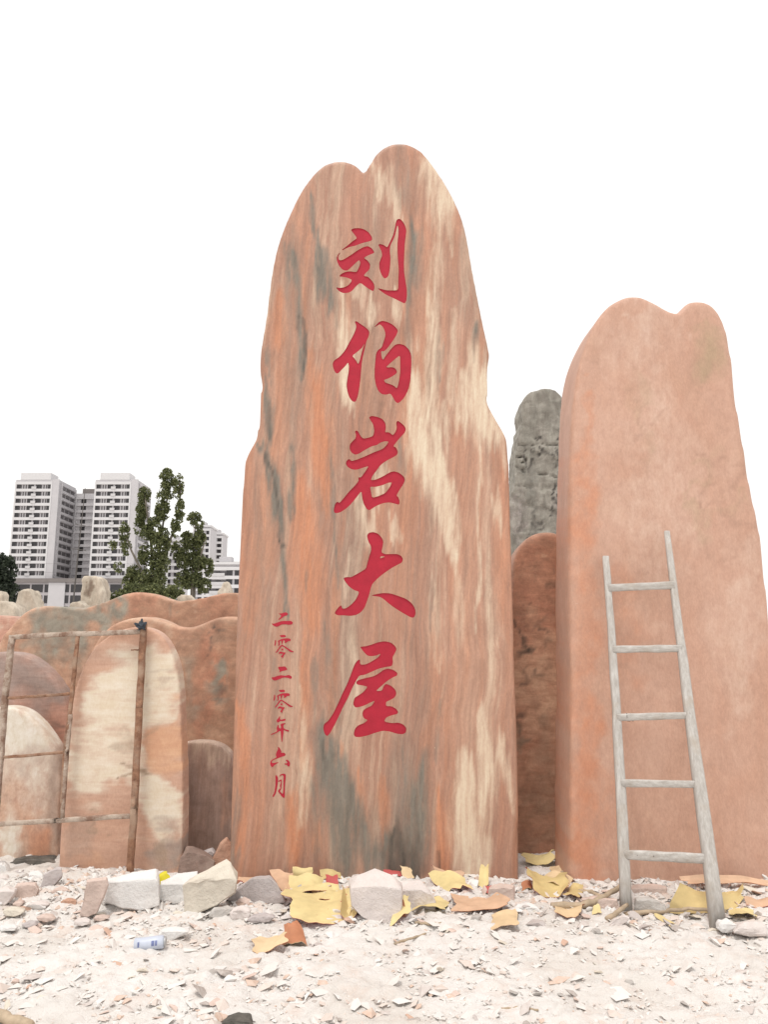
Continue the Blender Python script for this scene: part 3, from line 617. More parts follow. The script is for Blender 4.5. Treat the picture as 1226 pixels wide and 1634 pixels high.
def rail(a, c, r0, r1, bend):
    n = 14; pts = []
    for i in range(n):
        t = i/(n-1); p = a.lerp(c, t)
        p.x += bend*math.sin(t*math.pi)+rl.uniform(-.002, .002); pts.append(p)
    pts[0].z -= 0.03
    return pts, [r0+(r1-r0)*i/(n-1)*1.0+rl.uniform(-.0012, .0012) for i in range(n)]
pl, ra = rail(LF, LT, 0.033, 0.021, 0.012)
part(tube('rail', pl, ra, m_wood, lad, n=10, square=True, flat=0.8, jit=0.012, rng=rl))
pr, rb_ = rail(RF, RT, 0.041, 0.018, -0.006)
part(tube('rail', pr, rb_, m_wood, lad, n=10, square=True, flat=0.8, jit=0.012, rng=rl))
def on(pts, py):
    best = min(((i+k/20.0) for i in range(len(pts)-1) for k in range(20)), key=lambda t: abs(topx(*(lambda p: (p.x, p.z, p.y))(pts[int(t)].lerp(pts[int(t)+1], t-int(t))))[1]-py))
    return pts[int(best)].lerp(pts[int(best)+1], best-int(best))
for ly, ry, hw in ((939, 934, .026), (1037, 1034, .024), (1144, 1140, .022), (1248, 1252, .023), (1363, 1370, .027)):
    a, c = on(pl, ly), on(pr, ry); a.y -= 0.012; c.y -= 0.012
    part(tube('rung', seg(a, c, 7), [hw*(1+rl.uniform(-.08, .08)) for _ in range(7)], m_woodx, lad, n=10, square=True, flat=0.6, jit=0.02, rng=rl))
wire_m = plain('dark_tie_wire', (0.10, 0.085, 0.07), 0.6, 0.2, 20)
for (ly, ry, t) in ((1144, 1140, .12), (1363, 1370, .14), (1363, 1370, .34)):
    a, c = on(pl, ly), on(pr, ry); p = a.lerp(c, t); p.y -= .012
    ring = [p+Vector((rl.uniform(-.003, .003)+.004*k, -.020*math.cos(k*1.05), .028*math.sin(k*1.05))) for k in range(14)]
    part(tube('tie_wire', ring, .0018, wire_m, lad, n=5))

# ------------------------------------------------------------------ rusty frame
br = NB('flaking_rust', 0.9, 0.2)
r1 = br.noise(22, 6, 0.7); r2 = br.noise(70, 4, 0.7); r3 = br.noise(7, 4, 0.6, loc=(2, 5, 8))
cr = br.mix(br.rng(r1, 0.35, 0.65), (0.17, 0.085, 0.055), (0.36, 0.20, 0.125))
cr = br.mix(br.rng(r3, 0.46, 0.62, 0, 0.85), cr, (0.38, 0.27, 0.20))
br.bump(r2, 0.006, 0.8); m_rust = br.col(cr)
bd = NB('mortar_crusted_iron', 0.95, 0.1)
r1 = bd.noise(11, 6, 0.7); r2 = bd.noise(60, 4, 0.7)
bd.bump(r2, 0.008, 0.9)
m_crust = bd.col(bd.mix(bd.rng(r1, 0.38, 0.60), (0.24, 0.15, 0.11), (0.50, 0.415, 0.345)))
rf = random.Random(5)
frm = empty('rusty_frame', G(208, 1392)); tag(frm, 'rusty iron scaffold frame caked in dust leaning before the arched stone', 'metal frame')
def fy(py): return 5.50+(py-1392)/(1000-1392)*0.07       # the frame leans back a little
def fpart(name, pp, r, mat, n=9, square=True):
    pts = []
    for (x0, y0), (x1, y1) in zip(pp[:-1], pp[1:]):
        for i in range(9): pts.append(P(x0+(x1-x0)*i/8, y0+(y1-y0)*i/8, fy(y0+(y1-y0)*i/8)))
    pts = [p+Vector((rf.uniform(-.0018, .0018), 0, rf.uniform(-.0018, .0018))) for i, p in enumerate(pts)]
    rr = [r*.88*(1+rf.uniform(-.04, .04)) for _ in pts]
    o = tube(name, pts, rr, mat, frm, n=n, square=square, flat=0.9, jit=0.025, rng=rf)
    o.data.transform(Matrix.Translation(-frm.location)); return o
fpart('post', [(229,996),(222,1130),(214,1290),(207,1396)], .026, m_rust)
fpart('post', [(124,1011),(116,1095),(104,1195),(98,1306)], .0155, m_rust)
fpart('post', [(19,1018),(8,1110),(1,1200),(-10,1330),(-14,1400)], .024, m_crust)
fpart('top_rail', [(15,1017),(80,1013),(226,1008)], .0205, m_crust)
fpart('rail', [(9,1114),(60,1111),(114,1107)], .012, m_rust)
fpart('rail', [(-4,1209),(50,1205),(107,1200)], .0115, m_rust)
fpart('lower_rail', [(-16,1316),(90,1309),(211,1302)], .018, m_crust)
fpart('rod', [(99,1305),(106,1200),(112,1140)], .016, m_crust)
fpart('peg', [(209,1037),(222,1037)], .006, m_rust)
m_rag = plain('dark_blue_rag', (0.055, 0.065, 0.08), 0.9, 0.3, 12, 0.01, bscale=40)
bm = bmesh.new(); bmesh.ops.create_icosphere(bm, subdivisions=3, radius=1)
for v in bm.verts:
    d = v.co.normalized(); k = 1+0.35*math.sin(5*d.x+1)*math.cos(4*d.z)+0.25*math.sin(9*d.z+3*d.x)
    v.co = Vector((d.x*.030*k, d.y*.032*k, d.z*.028*k))
me = bpy.data.meshes.new('rag'); bm.to_mesh(me); bm.free(); me.polygons.foreach_set('use_smooth', [True]*len(me.polygons))
rag = link('rag_knot', me, frm, m_rag, P(226, 999, fy(999)-.02)-frm.location)
for dx, dz in ((-.050, .018), (.002, .048), (.035, .02)):
    tube('rag_tail', [(0, 0, 0), (dx*.6, -.012, dz*.4), (dx, -.014, dz*1.1)], [.013, .014, .006], m_rag, rag, n=6, flat=.3)

# ------------------------------------------------------------------ rocks
def rockmat(name, c, var=0.14, rough=0.9, rel=0.02):
    b = NB(name, rough, 0.2)
    a1 = b.noise(9, 6, 0.65); a2 = b.noise(55, 5, 0.7); a3 = b.noise(3.5, 4, 0.6, loc=(9, 2, 4))
    lo = tuple(x*(1-var*1.7) for x in c); hi = tuple(min(.9, x*(1+var)) for x in c)
    k = b.mix(b.rng(a1, 0.32, 0.66), lo, hi)
    k = b.mix(b.rng(a3, 0.52, 0.7, 0, 0.4), k, tuple(.4*x+.6*y for x, y in zip(c, (.62, .52, .45))))
    k = b.mix(b.rng(a2, 0.60, 0.78, 0, 0.3), k, tuple(x*.6 for x in c))
    b.bump(b.math('ADD', a1, b.math('MULTIPLY', a2, 0.5)), rel, 0.8)
    return b.col(k)
RM = dict(white=rockmat('white_marble_rock', (0.76, 0.745, 0.73), 0.05), cream=rockmat('cream_marble_rock', (0.67, 0.61, 0.52), 0.08), pink=rockmat('pink_marble_rock', (0.64, 0.51, 0.45), .1),
          mauve=rockmat('mauve_grey_rock', (0.52, 0.47, 0.46), .1), brown=rockmat('brown_rock', (0.30, 0.215, 0.18)), dark=rockmat('dark_grey_rock', (0.14, 0.13, 0.115), 0.3),
          rose=rockmat('rose_white_rock', (0.70, 0.635, 0.605), 0.06), orange=rockmat('orange_rock', (0.56, 0.34, 0.245)), grey=rockmat('grey_rock', (0.54, 0.51, 0.48), .1))
def finish_hull(pts, seed, cuts=2, amp=0.006):
    bm = bmesh.new()
    for p in pts: bm.verts.new(p)
    r = bmesh.ops.convex_hull(bm, input=bm.verts[:])
    dead = [g for g in set(r['geom_interior']+r['geom_unused']) if isinstance(g, bmesh.types.BMVert) and g.is_valid]
    if dead: bmesh.ops.delete(bm, geom=dead, context='VERTS')
    size = max((v.co.length for v in bm.verts), default=.1)
    bmesh.ops.bevel(bm, geom=bm.edges[:], offset=size*0.018, segments=1, affect='EDGES', clamp_overlap=True)
    bmesh.ops.triangulate(bm, faces=bm.faces[:])
    if cuts:
        bmesh.ops.subdivide_edges(bm, edges=[e for e in bm.edges if e.calc_length() > size*0.16], cuts=cuts+1, use_grid_fill=True)
        bmesh.ops.triangulate(bm, faces=bm.faces[:])
        bm.normal_update()
        co = np.array([v.co[:] for v in bm.verts]); nn = np.array([v.normal[:] for v in bm.verts])
        f = 1.1/max(size, 1e-3)
        d = amp*fbm(co[:, 0]*f*2, co[:, 1]*f*2, co[:, 2]*f*2, seed, 4)
        for v, a in zip(bm.verts, co+nn*d[:, None]): v.co = a
    bmesh.ops.recalc_face_normals(bm, faces=bm.faces)
    me = bpy.data.meshes.new('rock'); bm.to_mesh(me); bm.free()
    me.polygons.foreach_set('use_smooth', [True]*len(me.polygons)); me.set_sharp_from_angle(angle=math.radians(24))
    return me
def rock(label, poly, depth, mat, seed, ybase=None, low=0.3, amp=0.008, name='stone_block', group=None, z0=0.0):
    """a broken block whose outline faces the yard; its foot fixes its distance"""
    yb = max(p[1] for p in poly); Y0 = ybase or YG(yb)
    cx = sum(p[0] for p in poly)/len(poly); top = min(p[1] for p in poly); mid = (yb+top)/2
    rr = random.Random(seed); pts = []
    for x, y in poly:
        up = max(0.0, (mid-y)/(mid-top+1e-6))
        pts.append(P(cx+(x-cx)*(1-.06*up), y+(yb-y)*low*up, Y0+rr.uniform(0, .01)))      # near face, lower than the crest
        pts.append(P(x, y, Y0+depth*(.35+.25*rr.random())))
        q = P(cx+(x-cx)*.86, y, Y0+depth*.5); pts.append(Vector((q.x, Y0+depth, q.z-(.12+.2*rr.random())*max(.02, q.z))))
    o = Vector((sum(p.x for p in pts)/len(pts), sum(p.y for p in pts)/len(pts), min(p.z for p in pts)))
    me = finish_hull([p-o for p in pts], seed, 2, amp)
    r = link(name, me, None, RM[mat], (o.x, o.y, o.z+z0)); tag(r, label, 'rock', group); return r

rock('pale pink flat slab of rubble propped upright against the white block', [(138,1403),(170,1399),(173,1408),(165,1428),(153,1458),(140,1463),(127,1460),(133,1430)], .07, 'pink', 1, low=.08)
rock('large square white broken block at the foot of the rusty post', [(167,1440),(170,1401),(210,1394),(249,1386),(254,1400),(255,1446),(228,1453),(200,1450)], .17, 'white', 2, low=.24)
rock('white block wedged between the square white block and the long cream block', [(256,1436),(256,1406),(284,1393),(315,1390),(316,1420),(300,1438),(276,1442)], .14, 'white', 3, low=.42)
rock('long tilted cream block lying before the corner of the carved stele', [(290,1412),(300,1401),(335,1388),(361,1372),(368,1376),(378,1392),(374,1424),(345,1444),(312,1457),(294,1460)], .17, 'cream', 4, low=.34, amp=.012)
rock('pale mauve thin slab resting beside the long cream block', [(360,1437),(385,1412),(402,1399),(430,1397),(442,1410),(455,1439),(428,1440),(400,1442)], .16, 'mauve', 5, low=.1)
rock('largest white angular block resting against the face of the carved stele', [(557,1404),(572,1396),(598,1387),(626,1398),(641,1410),(641,1450),(630,1474),(606,1476),(578,1464),(560,1446)], .22, 'rose', 6, low=.30)
rock('rounded rosy white block touching the largest white block', [(636,1408),(650,1403),(672,1404),(690,1425),(697,1440),(694,1454),(665,1460),(640,1456)], .16, 'rose', 7, low=.3)
rock('brown triangular rock behind the white blocks by the low brown stone', [(284,1393),(288,1368),(297,1349),(310,1352),(328,1362),(342,1374),(338,1393)], .2, 'brown', 8, ybase=5.58, low=.25)
rock('grey-brown rock perched behind the brown triangular rock', [(308,1362),(322,1352),(338,1345),(342,1352),(338,1368),(330,1376),(312,1376)], .18, 'mauve', 9, ybase=5.75, low=.2, z0=-.03)
rock('orange stone offcut tucked against the stele beside the grey-brown rock', [(337,1388),(340,1370),(352,1345),(362,1335),(370,1345),(372,1388)], .14, 'orange', 10, ybase=5.62, low=.1)
rock('long dark grey rock wedged under the white-capped stone', [(10,1388),(14,1374),(30,1369),(60,1370),(82,1368),(92,1376),(90,1390),(50,1394)], .22, 'dark', 12, ybase=5.78, low=.15)
rock('rounded tan rock on the rubble heap under the dark grey rock', [(20,1424),(28,1410),(42,1405),(56,1408),(60,1420),(56,1434),(38,1437),(24,1432)], .09, 'pink', 13, low=.2)
rock('grey split shard standing up in the rubble heap', [(62,1418),(68,1395),(84,1384),(98,1383),(100,1396),(88,1410),(72,1422)], .06, 'mauve', 14, low=.1)
rock('white rock lodged in the heap behind the tan rock', [(42,1402),(46,1392),(60,1389),(68,1394),(64,1404),(52,1408)], .1, 'white', 15, low=.4)
rock('white rounded rock at the frame foot next to the dark grey rock', [(-12,1394),(-8,1378),(2,1373),(9,1382),(13,1396)], .12, 'white', 16, low=.3)
rock('pale angular slab fallen at the front of the rubble heap', [(-10,1445),(-6,1420),(10,1416),(24,1418),(20,1430),(6,1446)], .08, 'rose', 17, low=.2)
rock('pinkish squared block at the far corner of the stele foot', [(779,1436),(781,1414),(800,1411),(820,1413),(821,1438),(800,1441)], .13, 'pink', 18, low=.2)
rock('small grey-white rock in front of the pinkish squared block', [(786,1446),(788,1432),(796,1428),(804,1438),(806,1450),(795,1452)], .06, 'grey', 19, low=.2)
rock('rounded pale rock beside the crumpled star-shaped yellow sheet', [(818,1452),(826,1442),(842,1439),(858,1446),(862,1456),(842,1462),(824,1459)], .09, 'white', 20, low=.4)
rock('squared tan block lying under the crossed sticks', [(926,1452),(928,1432),(950,1430),(986,1433),(990,1452),(960,1456)], .10, 'pink', 21, low=.15)
rock('long tan block behind the ladder foot against the salmon stone', [(1006,1432),(1008,1416),(1030,1413),(1064,1416),(1066,1438),(1040,1440)], .12, 'pink', 22, ybase=5.08, low=.15)
rock('lower tan block in front of the long tan block', [(1014,1454),(1016,1434),(1036,1432),(1062,1442),(1065,1456),(1040,1458)], .10, 'grey', 23, low=.15)
rock('grey wedge stone in front of the long cream block', [(334,1462),(342,1450),(362,1446),(374,1447),(366,1458),(346,1468)], .08, 'grey', 24, low=.2)
rock('small rose-white cube of rubble near the grey wedge stone', [(367,1458),(372,1448),(388,1445),(400,1452),(398,1466),(382,1470),(370,1467)], .07, 'rose', 25, low=.3)
rock('flat white-topped rock lying behind the pale blue can', [(252,1492),(258,1482),(280,1480),(302,1482),(298,1490),(270,1500)], .10, 'white', 26, low=.3)
rock('dark mossy rock half buried alone in the open white dust', [(345,1650),(356,1628),(376,1622),(398,1628),(408,1650)], .12, 'dark', 27, low=.2)
rock('rounded pale boulder just beside the ladder foot', [(1172,1488),(1180,1474),(1200,1470),(1222,1476),(1228,1492),(1200,1496)], .1, 'rose', 28, low=.4)
rock('flat pale stone touching the foot of the ladder', [(1146,1482),(1150,1470),(1164,1467),(1178,1476),(1174,1486),(1158,1488)], .08, 'white', 29, low=.4)
rock('grey-pink wedge of rubble in front of the salmon stone', [(970,1482),(978,1468),(996,1460),(1004,1464),(994,1476),(982,1486)], .06, 'rose', 30, low=.1)
rock('flat grey stone chip lying before the mauve slab', [(392,1470),(400,1462),(424,1458),(438,1462),(430,1470),(408,1474)], .07, 'mauve', 31, low=.3)

heap = [((2,1410,26,14),'rose'),((30,1398,20,9),'mauve'),((104,1402,26,14),'pink'),((120,1395,20,10),'pink'),((96,1428,30,12),'pink'),((60,1450,34,12),'rose'),((20,1462,40,14),'cream'),((110,1446,30,12),'orange'),((72,1470,34,10),'pink'),
        ((46,1480,26,10),'mauve'),((10,1486,30,10),'white'),((130,1476,30,10),'rose'),((160,1470,26,9),'pink'),((110,1412,18,10),'orange'),((28,1446,18,9),'pink'),((84,1404,16,9),'grey')]
words = ['blunt','wedge-shaped','flattish','lumpy','squat','splintered','tilted','rounded','long','narrow','broad','chunky','low','ruddy','stubby','angular']
spots = ['beside the pale angular slab','under the dark grey rock','before the arched stone','against the arched stone foot','below the grey split shard','in front of the tan rock','at the outer toe of the heap','next to the pink upright slab','on the lower slope of the heap','near the heap toe','at the very edge of the open dust','before the pink upright slab','lying just below the pink upright slab','between shard and arched stone','under the tan rock','beside the grey split shard']
cw_ = dict(rose='rose-white', mauve='mauve-grey', pink='pale pink', cream='cream', orange='orange', white='white', grey='grey')
for i_, ((x_, y_, w_, h_), mn_) in enumerate(heap):
    q_ = random.Random(400+i_); pol = []
    for k_ in range(8):
        a_ = k_/8*6.283+q_.uniform(-.25, .25); pol.append((x_+w_/2*math.cos(a_)*q_.uniform(.75, 1.1), y_-h_/2+h_*.62*math.sin(a_)*q_.uniform(.75, 1.1)))
    rock(words[i_]+' '+cw_[mn_]+' rubble stone '+spots[i_], pol, .07, mn_, 400+i_, low=.35, amp=.004, name='rubble_stone', group='rubble stones on the heap by the rusty frame')

# loose chips: many alike, told apart only by where they lie
chips = []
rc = random.Random(17)
for k in range(14):
    pts = []
    fl = rc.uniform(.22, .6); ln = rc.uniform(.55, 1)
    for _ in range(11):
        v = Vector((rc.gauss(0, 1), rc.gauss(0, 1), rc.gauss(0, 1))).normalized()
        pts.append(Vector((v.x, v.y*ln, v.z*fl)))
    chips.append(finish_hull(pts, 200+k, 0))
CHIP = {'white': ('chalky white', .30), 'pink': ('dusty pink', .27), 'mauve': ('mauve-grey', .13), 'orange': ('rusty orange', .08), 'cream': ('cream', .12), 'grey': ('dull grey', .10)}
CM = dict(white=rockmat('white_chip', (0.74, 0.72, 0.70), .06, rel=.0008), pink=rockmat('pink_chip', (0.63, 0.50, 0.44), .1, rel=.0008), mauve=rockmat('mauve_chip', (0.50, 0.45, 0.43), .1, rel=.0008),
          orange=rockmat('orange_chip', (0.58, 0.39, 0.30), .1, rel=.0008), cream=rockmat('cream_chip', (0.67, 0.61, 0.52), .08, rel=.0008), grey=rockmat('grey_chip', (0.44, 0.41, 0.385), .1, rel=.0008))
chipmesh = {}
for mn in CHIP:
    for k, me in enumerate(chips):
        c2 = me.copy(); c2.materials.append(CM[mn]); chipmesh[mn, k] = c2
names = list(CHIP); wts = [CHIP[n][1] for n in names]
def chip(x, y, s, mn, up=0.25):
    o = bpy.data.objects.new('stone_chip', chipmesh[mn, rc.randrange(14)]); C.objects.link(o)
    o.scale = (s, s*rc.uniform(.6, 1), s*rc.uniform(.5, .9)); o.rotation_euler = (rc.uniform(-.5, .5), rc.uniform(-.5, .5), rc.uniform(0, 6.28))
    o.location = (x, y, ghf(x, y)+s*up)
    wd = CHIP[mn][0]
    tag(o, 'loose '+wd+' stone chip lying in the dust', 'stone chip', wd+' stone chips strewn over the ground')
n = 0
while n < 285:
    u = rc.random()
    if u < .62: py = rc.triangular(1392, 1500, 1432)
    else: py = rc.uniform(1480, 1634)
    px = rc.uniform(-20, 1246)
    p = G(px, py)
    s = (rc.uniform(.012, .04) if py > 1490 else rc.uniform(.02, .062)*rc.choice((.6, 1, 1)))*(1.25 if px < 180 and py < 1480 else 1)
    chip(p.x, p.y, s, rc.choices(names, wts)[0]); n += 1

# fine gravel and grit, far too many to count
def grit(name, N, seed, sz, region, mat, flat=1.0):
    g = np.random.default_rng(seed)
    px = g.uniform(-40, 1266, N); py = region(g, N)
    v = (817-py)/F; Y = -CAMH*(CP-v*SP)/(SP+v*CP); t = Y/(CP-v*SP); x = (px-613)/F*t
    s = sz(g, N); z = gh(x, Y)
    base = np.array([(1,0,0),(0,1,0),(-1,0,0),(0,-1,0),(0,0,1),(0,0,-1)], float)
    fc = np.array([(0,1,4),(1,2,4),(2,3,4),(3,0,4),(1,0,5),(2,1,5),(3,2,5),(0,3,5)])
    V = base[None]*g.uniform(.55, 1.25, (N, 6, 1)); V = V+g.normal(0, .16, V.shape); V[:, :, 2] *= g.uniform(.35, .8, (N, 1))*flat
    a = g.uniform(0, 6.28, N); ca, sa = np.cos(a)[:, None], np.sin(a)[:, None]
    tl = g.normal(0, .35, N)[:, None]
    X1 = V[:, :, 0]*ca-V[:, :, 1]*sa; Y1 = V[:, :, 0]*sa+V[:, :, 1]*ca; Z1 = V[:, :, 2]+X1*tl
    V = np.stack([X1, Y1, Z1], -1)*s[:, None, None]+np.stack([x, Y, z+s*.15], -1)[:, None]
    me = npmesh(name, V.reshape(-1, 3), (fc[None]+6*np.arange(N)[:, None, None]).reshape(-1, 3))
    fattr(me, 'tone', np.repeat(g.random(N), 6))
    return link(name, me, None, mat)
b = NB('grit', 0.95, 0.1)
t_ = b.attr('tone'); rp = b.n('ShaderNodeValToRGB'); b.l(t_, rp.inputs[0])
rp.color_ramp.interpolation = 'CONSTANT'
stops = [(0, (.665, .63, .60)), (.45, (.62, .53, .475)), (.63, (.52, .46, .43)), (.70, (.69, .665, .645)), (.90, (.58, .42, .33)), (.97, (.36, .31, .28))]
for i, (p_, c_) in enumerate(stops):
    e_ = rp.color_ramp.elements[i] if i < 2 else rp.color_ramp.elements.new(p_)
    e_.position = p_; e_.color = (*c_, 1)
m_grit = b.col(b.mix(b.rng(b.noise(60, 4), .3, .7, 0, .35), rp.outputs[0], (.74, .71, .68)))
g1_ = grit('gravel', 9000, 1, lambda g, N: g.uniform(.004, .013, N)**1.0, lambda g, N: np.where(g.random(N) < .5, g.triangular(1388, 1430, 1500, N), g.uniform(1450, 1660, N)), m_grit)
tag(g1_, 'fine pale stone gravel and grit strewn over the dusty ground', 'gravel', kind='stuff')
g2_ = grit('rubble_litter', 2600, 2, lambda g, N: g.uniform(.012, .034, N), lambda g, N: g.triangular(1380, 1420, 1475, N), m_grit)
tag(g2_, 'small broken rubble heaped along the foot of the stones', 'rubble', kind='stuff')

g3_ = grit('stone_flakes', 2200, 3, lambda g, N: g.uniform(.010, .042, N)*g.choice([.5, .7, 1.25], N), lambda g, N: np.where(g.random(N) < .45, g.triangular(1390, 1440, 1520, N), g.uniform(1450, 1670, N)), m_grit, .62)
tag(g3_, 'flat dusty stone flakes half sunk in the white dust', 'stone flakes', kind='stuff')

# ------------------------------------------------------------------ torn stencil sheets
def papermat(name, c): return plain(name, c, 0.6, 0.13, 10, 0.004, 0.3, bscale=30)
PM = dict(yellow=papermat('yellow_film', (0.68, 0.56, 0.285)), red=papermat('red_film_back', (0.45, 0.09, 0.085)), tan=papermat('tan_film', (0.66, 0.50, 0.31)),
          rust=papermat('rust_film_back', (0.46, 0.20, 0.11)), lemon=papermat('lemon_film', (0.62, 0.54, 0.03)), ochre=papermat('ochre_film', (0.58, 0.45, 0.215)), peach=papermat('peach_film', (0.60, 0.40, 0.27)))
def sheet(label, cs, front='yellow', back='red', bend=0.03, seed=0, nu=16, nv=12, torn=.10, crumple=.5, group=None):
    """torn film between four corners (pixel, pixel, distance), creased and curled"""
    A, B, Cc, D = (P(*c) for c in cs)      # top-left, top-right, bottom-right, bottom-left
    rr = random.Random(seed); nrm = (B-A).cross(D-A).normalized()
    if nrm.dot(Vector((0, 0, CAMH))-(A+Cc)/2) < 0: nrm = -nrm
    W = ((B-A).length+(Cc-D).length)/2
    f0 = []; b0 = []
    ax = [(rr.uniform(-1, 1), rr.uniform(-1, 1), rr.uniform(-.4, .4)) for _ in range(4)]
    for j in range(nv+1):
        for i in range(nu+1):
            u, v = i/nu, j/nv
            # ragged outline
            eu = torn*float(vnoise(v*4.3+seed, 1.7, 0, seed)); ev = torn*float(vnoise(u*4.7+seed, 5.1, 0, seed+3))
            u2 = u+eu*(2*abs(u-.5)); v2 = v+ev*(2*abs(v-.5))
            p = A.lerp(B, u2).lerp(D.lerp(Cc, u2), v2)
            h = bend*(math.sin(math.pi*u)*rr_c(seed, 0)+math.sin(math.pi*v*1.3+.4)*rr_c(seed, 1))
            for k, (a_, b_, c_) in enumerate(ax):     # sharp creases
                h += crumple*W*.16*abs(a_*(u-.5)+b_*(v-.5)+c_)*(-1)**k
            h += crumple*W*.05*float(fbm(u*4, v*4, 0, seed, 2))
            f0.append(p+nrm*h); b0.append(p+nrm*(h-.0022))
    lo = float(np.percentile([p.z-ghf(p.x, p.y) for p in f0], 5))
    dz = Vector((0, 0, -lo+.014))
    o = sum(f0, Vector())/len(f0)+dz; o.z = 0
    verts = [p+dz-o for p in f0]+[p+dz-o for p in b0]; M = len(f0); fs = []; mi = []
    for j in range(nv):
        for i in range(nu):
            a = j*(nu+1)+i; q = (a, a+nu+1, a+nu+2, a+1); fs.append(q); mi.append(0); fs.append(tuple(M+t for t in q[::-1])); mi.append(1)
    rim = [i for i in range(nu+1)]+[(j+1)*(nu+1)+nu for j in range(nv)]+[nv*(nu+1)+i for i in range(nu-1, -1, -1)]+[j*(nu+1) for j in range(nv-1, 0, -1)]
    for a, c in zip(rim, rim[1:]+rim[:1]): fs.append((a, c, M+c, M+a)); mi.append(1)
    me = pymesh('torn_sheet', verts, fs, True); me.polygons.foreach_set('material_index', mi); me.set_sharp_from_angle(angle=math.radians(40))
    r = link('torn_sheet', me, None, [PM[front], PM[back]], o); tag(r, label, 'torn sheet', group); return r
def rr_c(seed, k): return [.8, -.7, .5, -1, 1, -.4][(seed*3+k*5) % 6]
sheet('large flat spread of torn yellow film lying before the largest white block', [(452,1452,4.95),(568,1440,5.0),(560,1488,4.55),(470,1490,4.52)], 'yellow', 'red', .03, 1, crumple=.5)
sheet('yellow film folded up over the rubble beside the mauve slab', [(465,1416,5.18),(520,1412,5.2),(522,1440,4.99),(463,1446,4.98)], 'yellow', 'red', .03, 2, crumple=.5)
sheet('curled yellow film piece standing at the stele foot behind the folded film', [(468,1388,5.34),(500,1390,5.34),(500,1404,5.3),(466,1408,5.3)], 'yellow', 'rust', .02, 3, crumple=.5)
sheet('brownish curled film piece lying against the stele base', [(512,1396,5.35),(545,1398,5.36),(550,1412,5.3),(515,1412,5.28)], 'ochre', 'red', .02, 4)
sheet('yellow film with curled edge propped on the large white block', [(545,1436,5.0),(572,1440,5.0),(572,1474,4.6),(545,1482,4.55)], 'ochre', 'red', .03, 5, crumple=.4)
sheet('pale tan film strip between the mauve slab and the folded yellow film', [(430,1398,5.34),(468,1402,5.3),(464,1438,5.02),(452,1436,5.03)], 'peach', 'red', .02, 6)
sheet('red scrap of film showing between yellow sheets', [(519,1414,5.16),(538,1414,5.16),(540,1432,5.08),(520,1430,5.08)], 'red', 'yellow', .008, 7, nu=8, nv=6)
sheet('yellow film scrap standing in front of the gap between the two rosy white blocks', [(630,1448,4.62),(652,1440,4.66),(656,1465,4.55),(622,1488,4.5)], 'yellow', 'red', .015, 8, crumple=.4)
sheet('rust-coloured upright curl of film on the standing yellow scrap', [(637,1432,4.60),(644,1434,4.60),(648,1462,4.57),(636,1462,4.57)], 'rust', 'yellow', .01, 9, nu=8)
sheet('large yellow film sheet slumped over dark rubble by the rounded rosy block', [(682,1412,5.25),(740,1420,5.15),(757,1444,4.94),(716,1450,4.95)], 'yellow', 'red', .03, 10, crumple=.4)
sheet('tattered red and yellow film ruffled along the stele base', [(690,1398,5.34),(738,1405,5.33),(740,1418,5.26),(690,1412,5.26)], 'peach', 'red', .02, 11, crumple=.8)
sheet('low ragged yellow film lying in front of the rounded rosy block', [(676,1456,4.86),(716,1452,4.9),(714,1470,4.66),(660,1478,4.62)], 'yellow', 'ochre', .02, 12, crumple=.5)
sheet('narrow upright yellow film strip beside the pinkish squared block', [(770,1406,5.22),(783,1402,5.22),(779,1436,5.06),(762,1438,5.05)], 'yellow', 'red', .015, 13, nu=8)
sheet('red scrap of film stuck to the pinkish squared block', [(776,1426,5.0),(790,1426,5.0),(790,1438,4.96),(776,1438,4.96)], 'red', 'tan', .006, 14, nu=8, nv=6)
sheet('broad dusty peach film half buried in front of the pinkish block', [(725,1452,4.86),(800,1450,4.88),(812,1470,4.64),(720,1474,4.62)], 'peach', 'rust', .02, 15, crumple=.45)
sheet('tan film flake lying flat on the white dust near the rubble edge', [(788,1472,4.62),(826,1466,4.66),(830,1492,4.42),(784,1500,4.38)], 'tan', 'peach', .012, 16, crumple=.3)
sheet('crumpled star-shaped yellow sheet in the gap between the tall slabs', [(838,1408,5.3),(905,1412,5.28),(912,1444,4.98),(858,1450,4.94)], 'ochre', 'red', .05, 17, crumple=.9)
sheet('yellow film arching over the rubble beside the salmon stone corner', [(870,1404,5.34),(915,1410,5.3),(905,1432,5.08),(862,1428,5.1)], 'tan', 'ochre', .03, 18, crumple=.5)
sheet('yellow crumpled film deep in the gap before the swirled stone', [(834,1374,5.85),(884,1366,5.9),(882,1382,5.7),(836,1384,5.68)], 'yellow', 'ochre', .03, 19, crumple=.5)
sheet('red-edged scrap beside the star-shaped yellow sheet', [(832,1416,5.2),(848,1414,5.2),(850,1430,5.1),(834,1430,5.1)], 'rust', 'yellow', .01, 20, nu=8)
sheet('tan torn flake curling in front of the squared tan block', [(886,1466,4.72),(934,1464,4.74),(926,1478,4.56),(888,1476,4.58)], 'tan', 'rust', .015, 21, crumple=.4)
sheet('small yellow triangular scrap standing beside the crossed sticks', [(948,1456,4.72),(958,1454,4.72),(962,1470,4.66),(946,1470,4.66)], 'yellow', 'tan', .006, 22, nu=8)
sheet('large upright yellow card folded behind the ladder rail', [(1085,1412,5.0),(1142,1422,5.02),(1142,1457,4.78),(1068,1454,4.8)], 'ochre', 'yellow', .03, 23, crumple=.45, torn=.04)
sheet('long tan film strip draped along the foot of the salmon stone', [(1090,1410,5.2),(1232,1414,5.2),(1232,1424,5.15),(1092,1420,5.12)], 'peach', 'rust', .02, 24, crumple=.2)
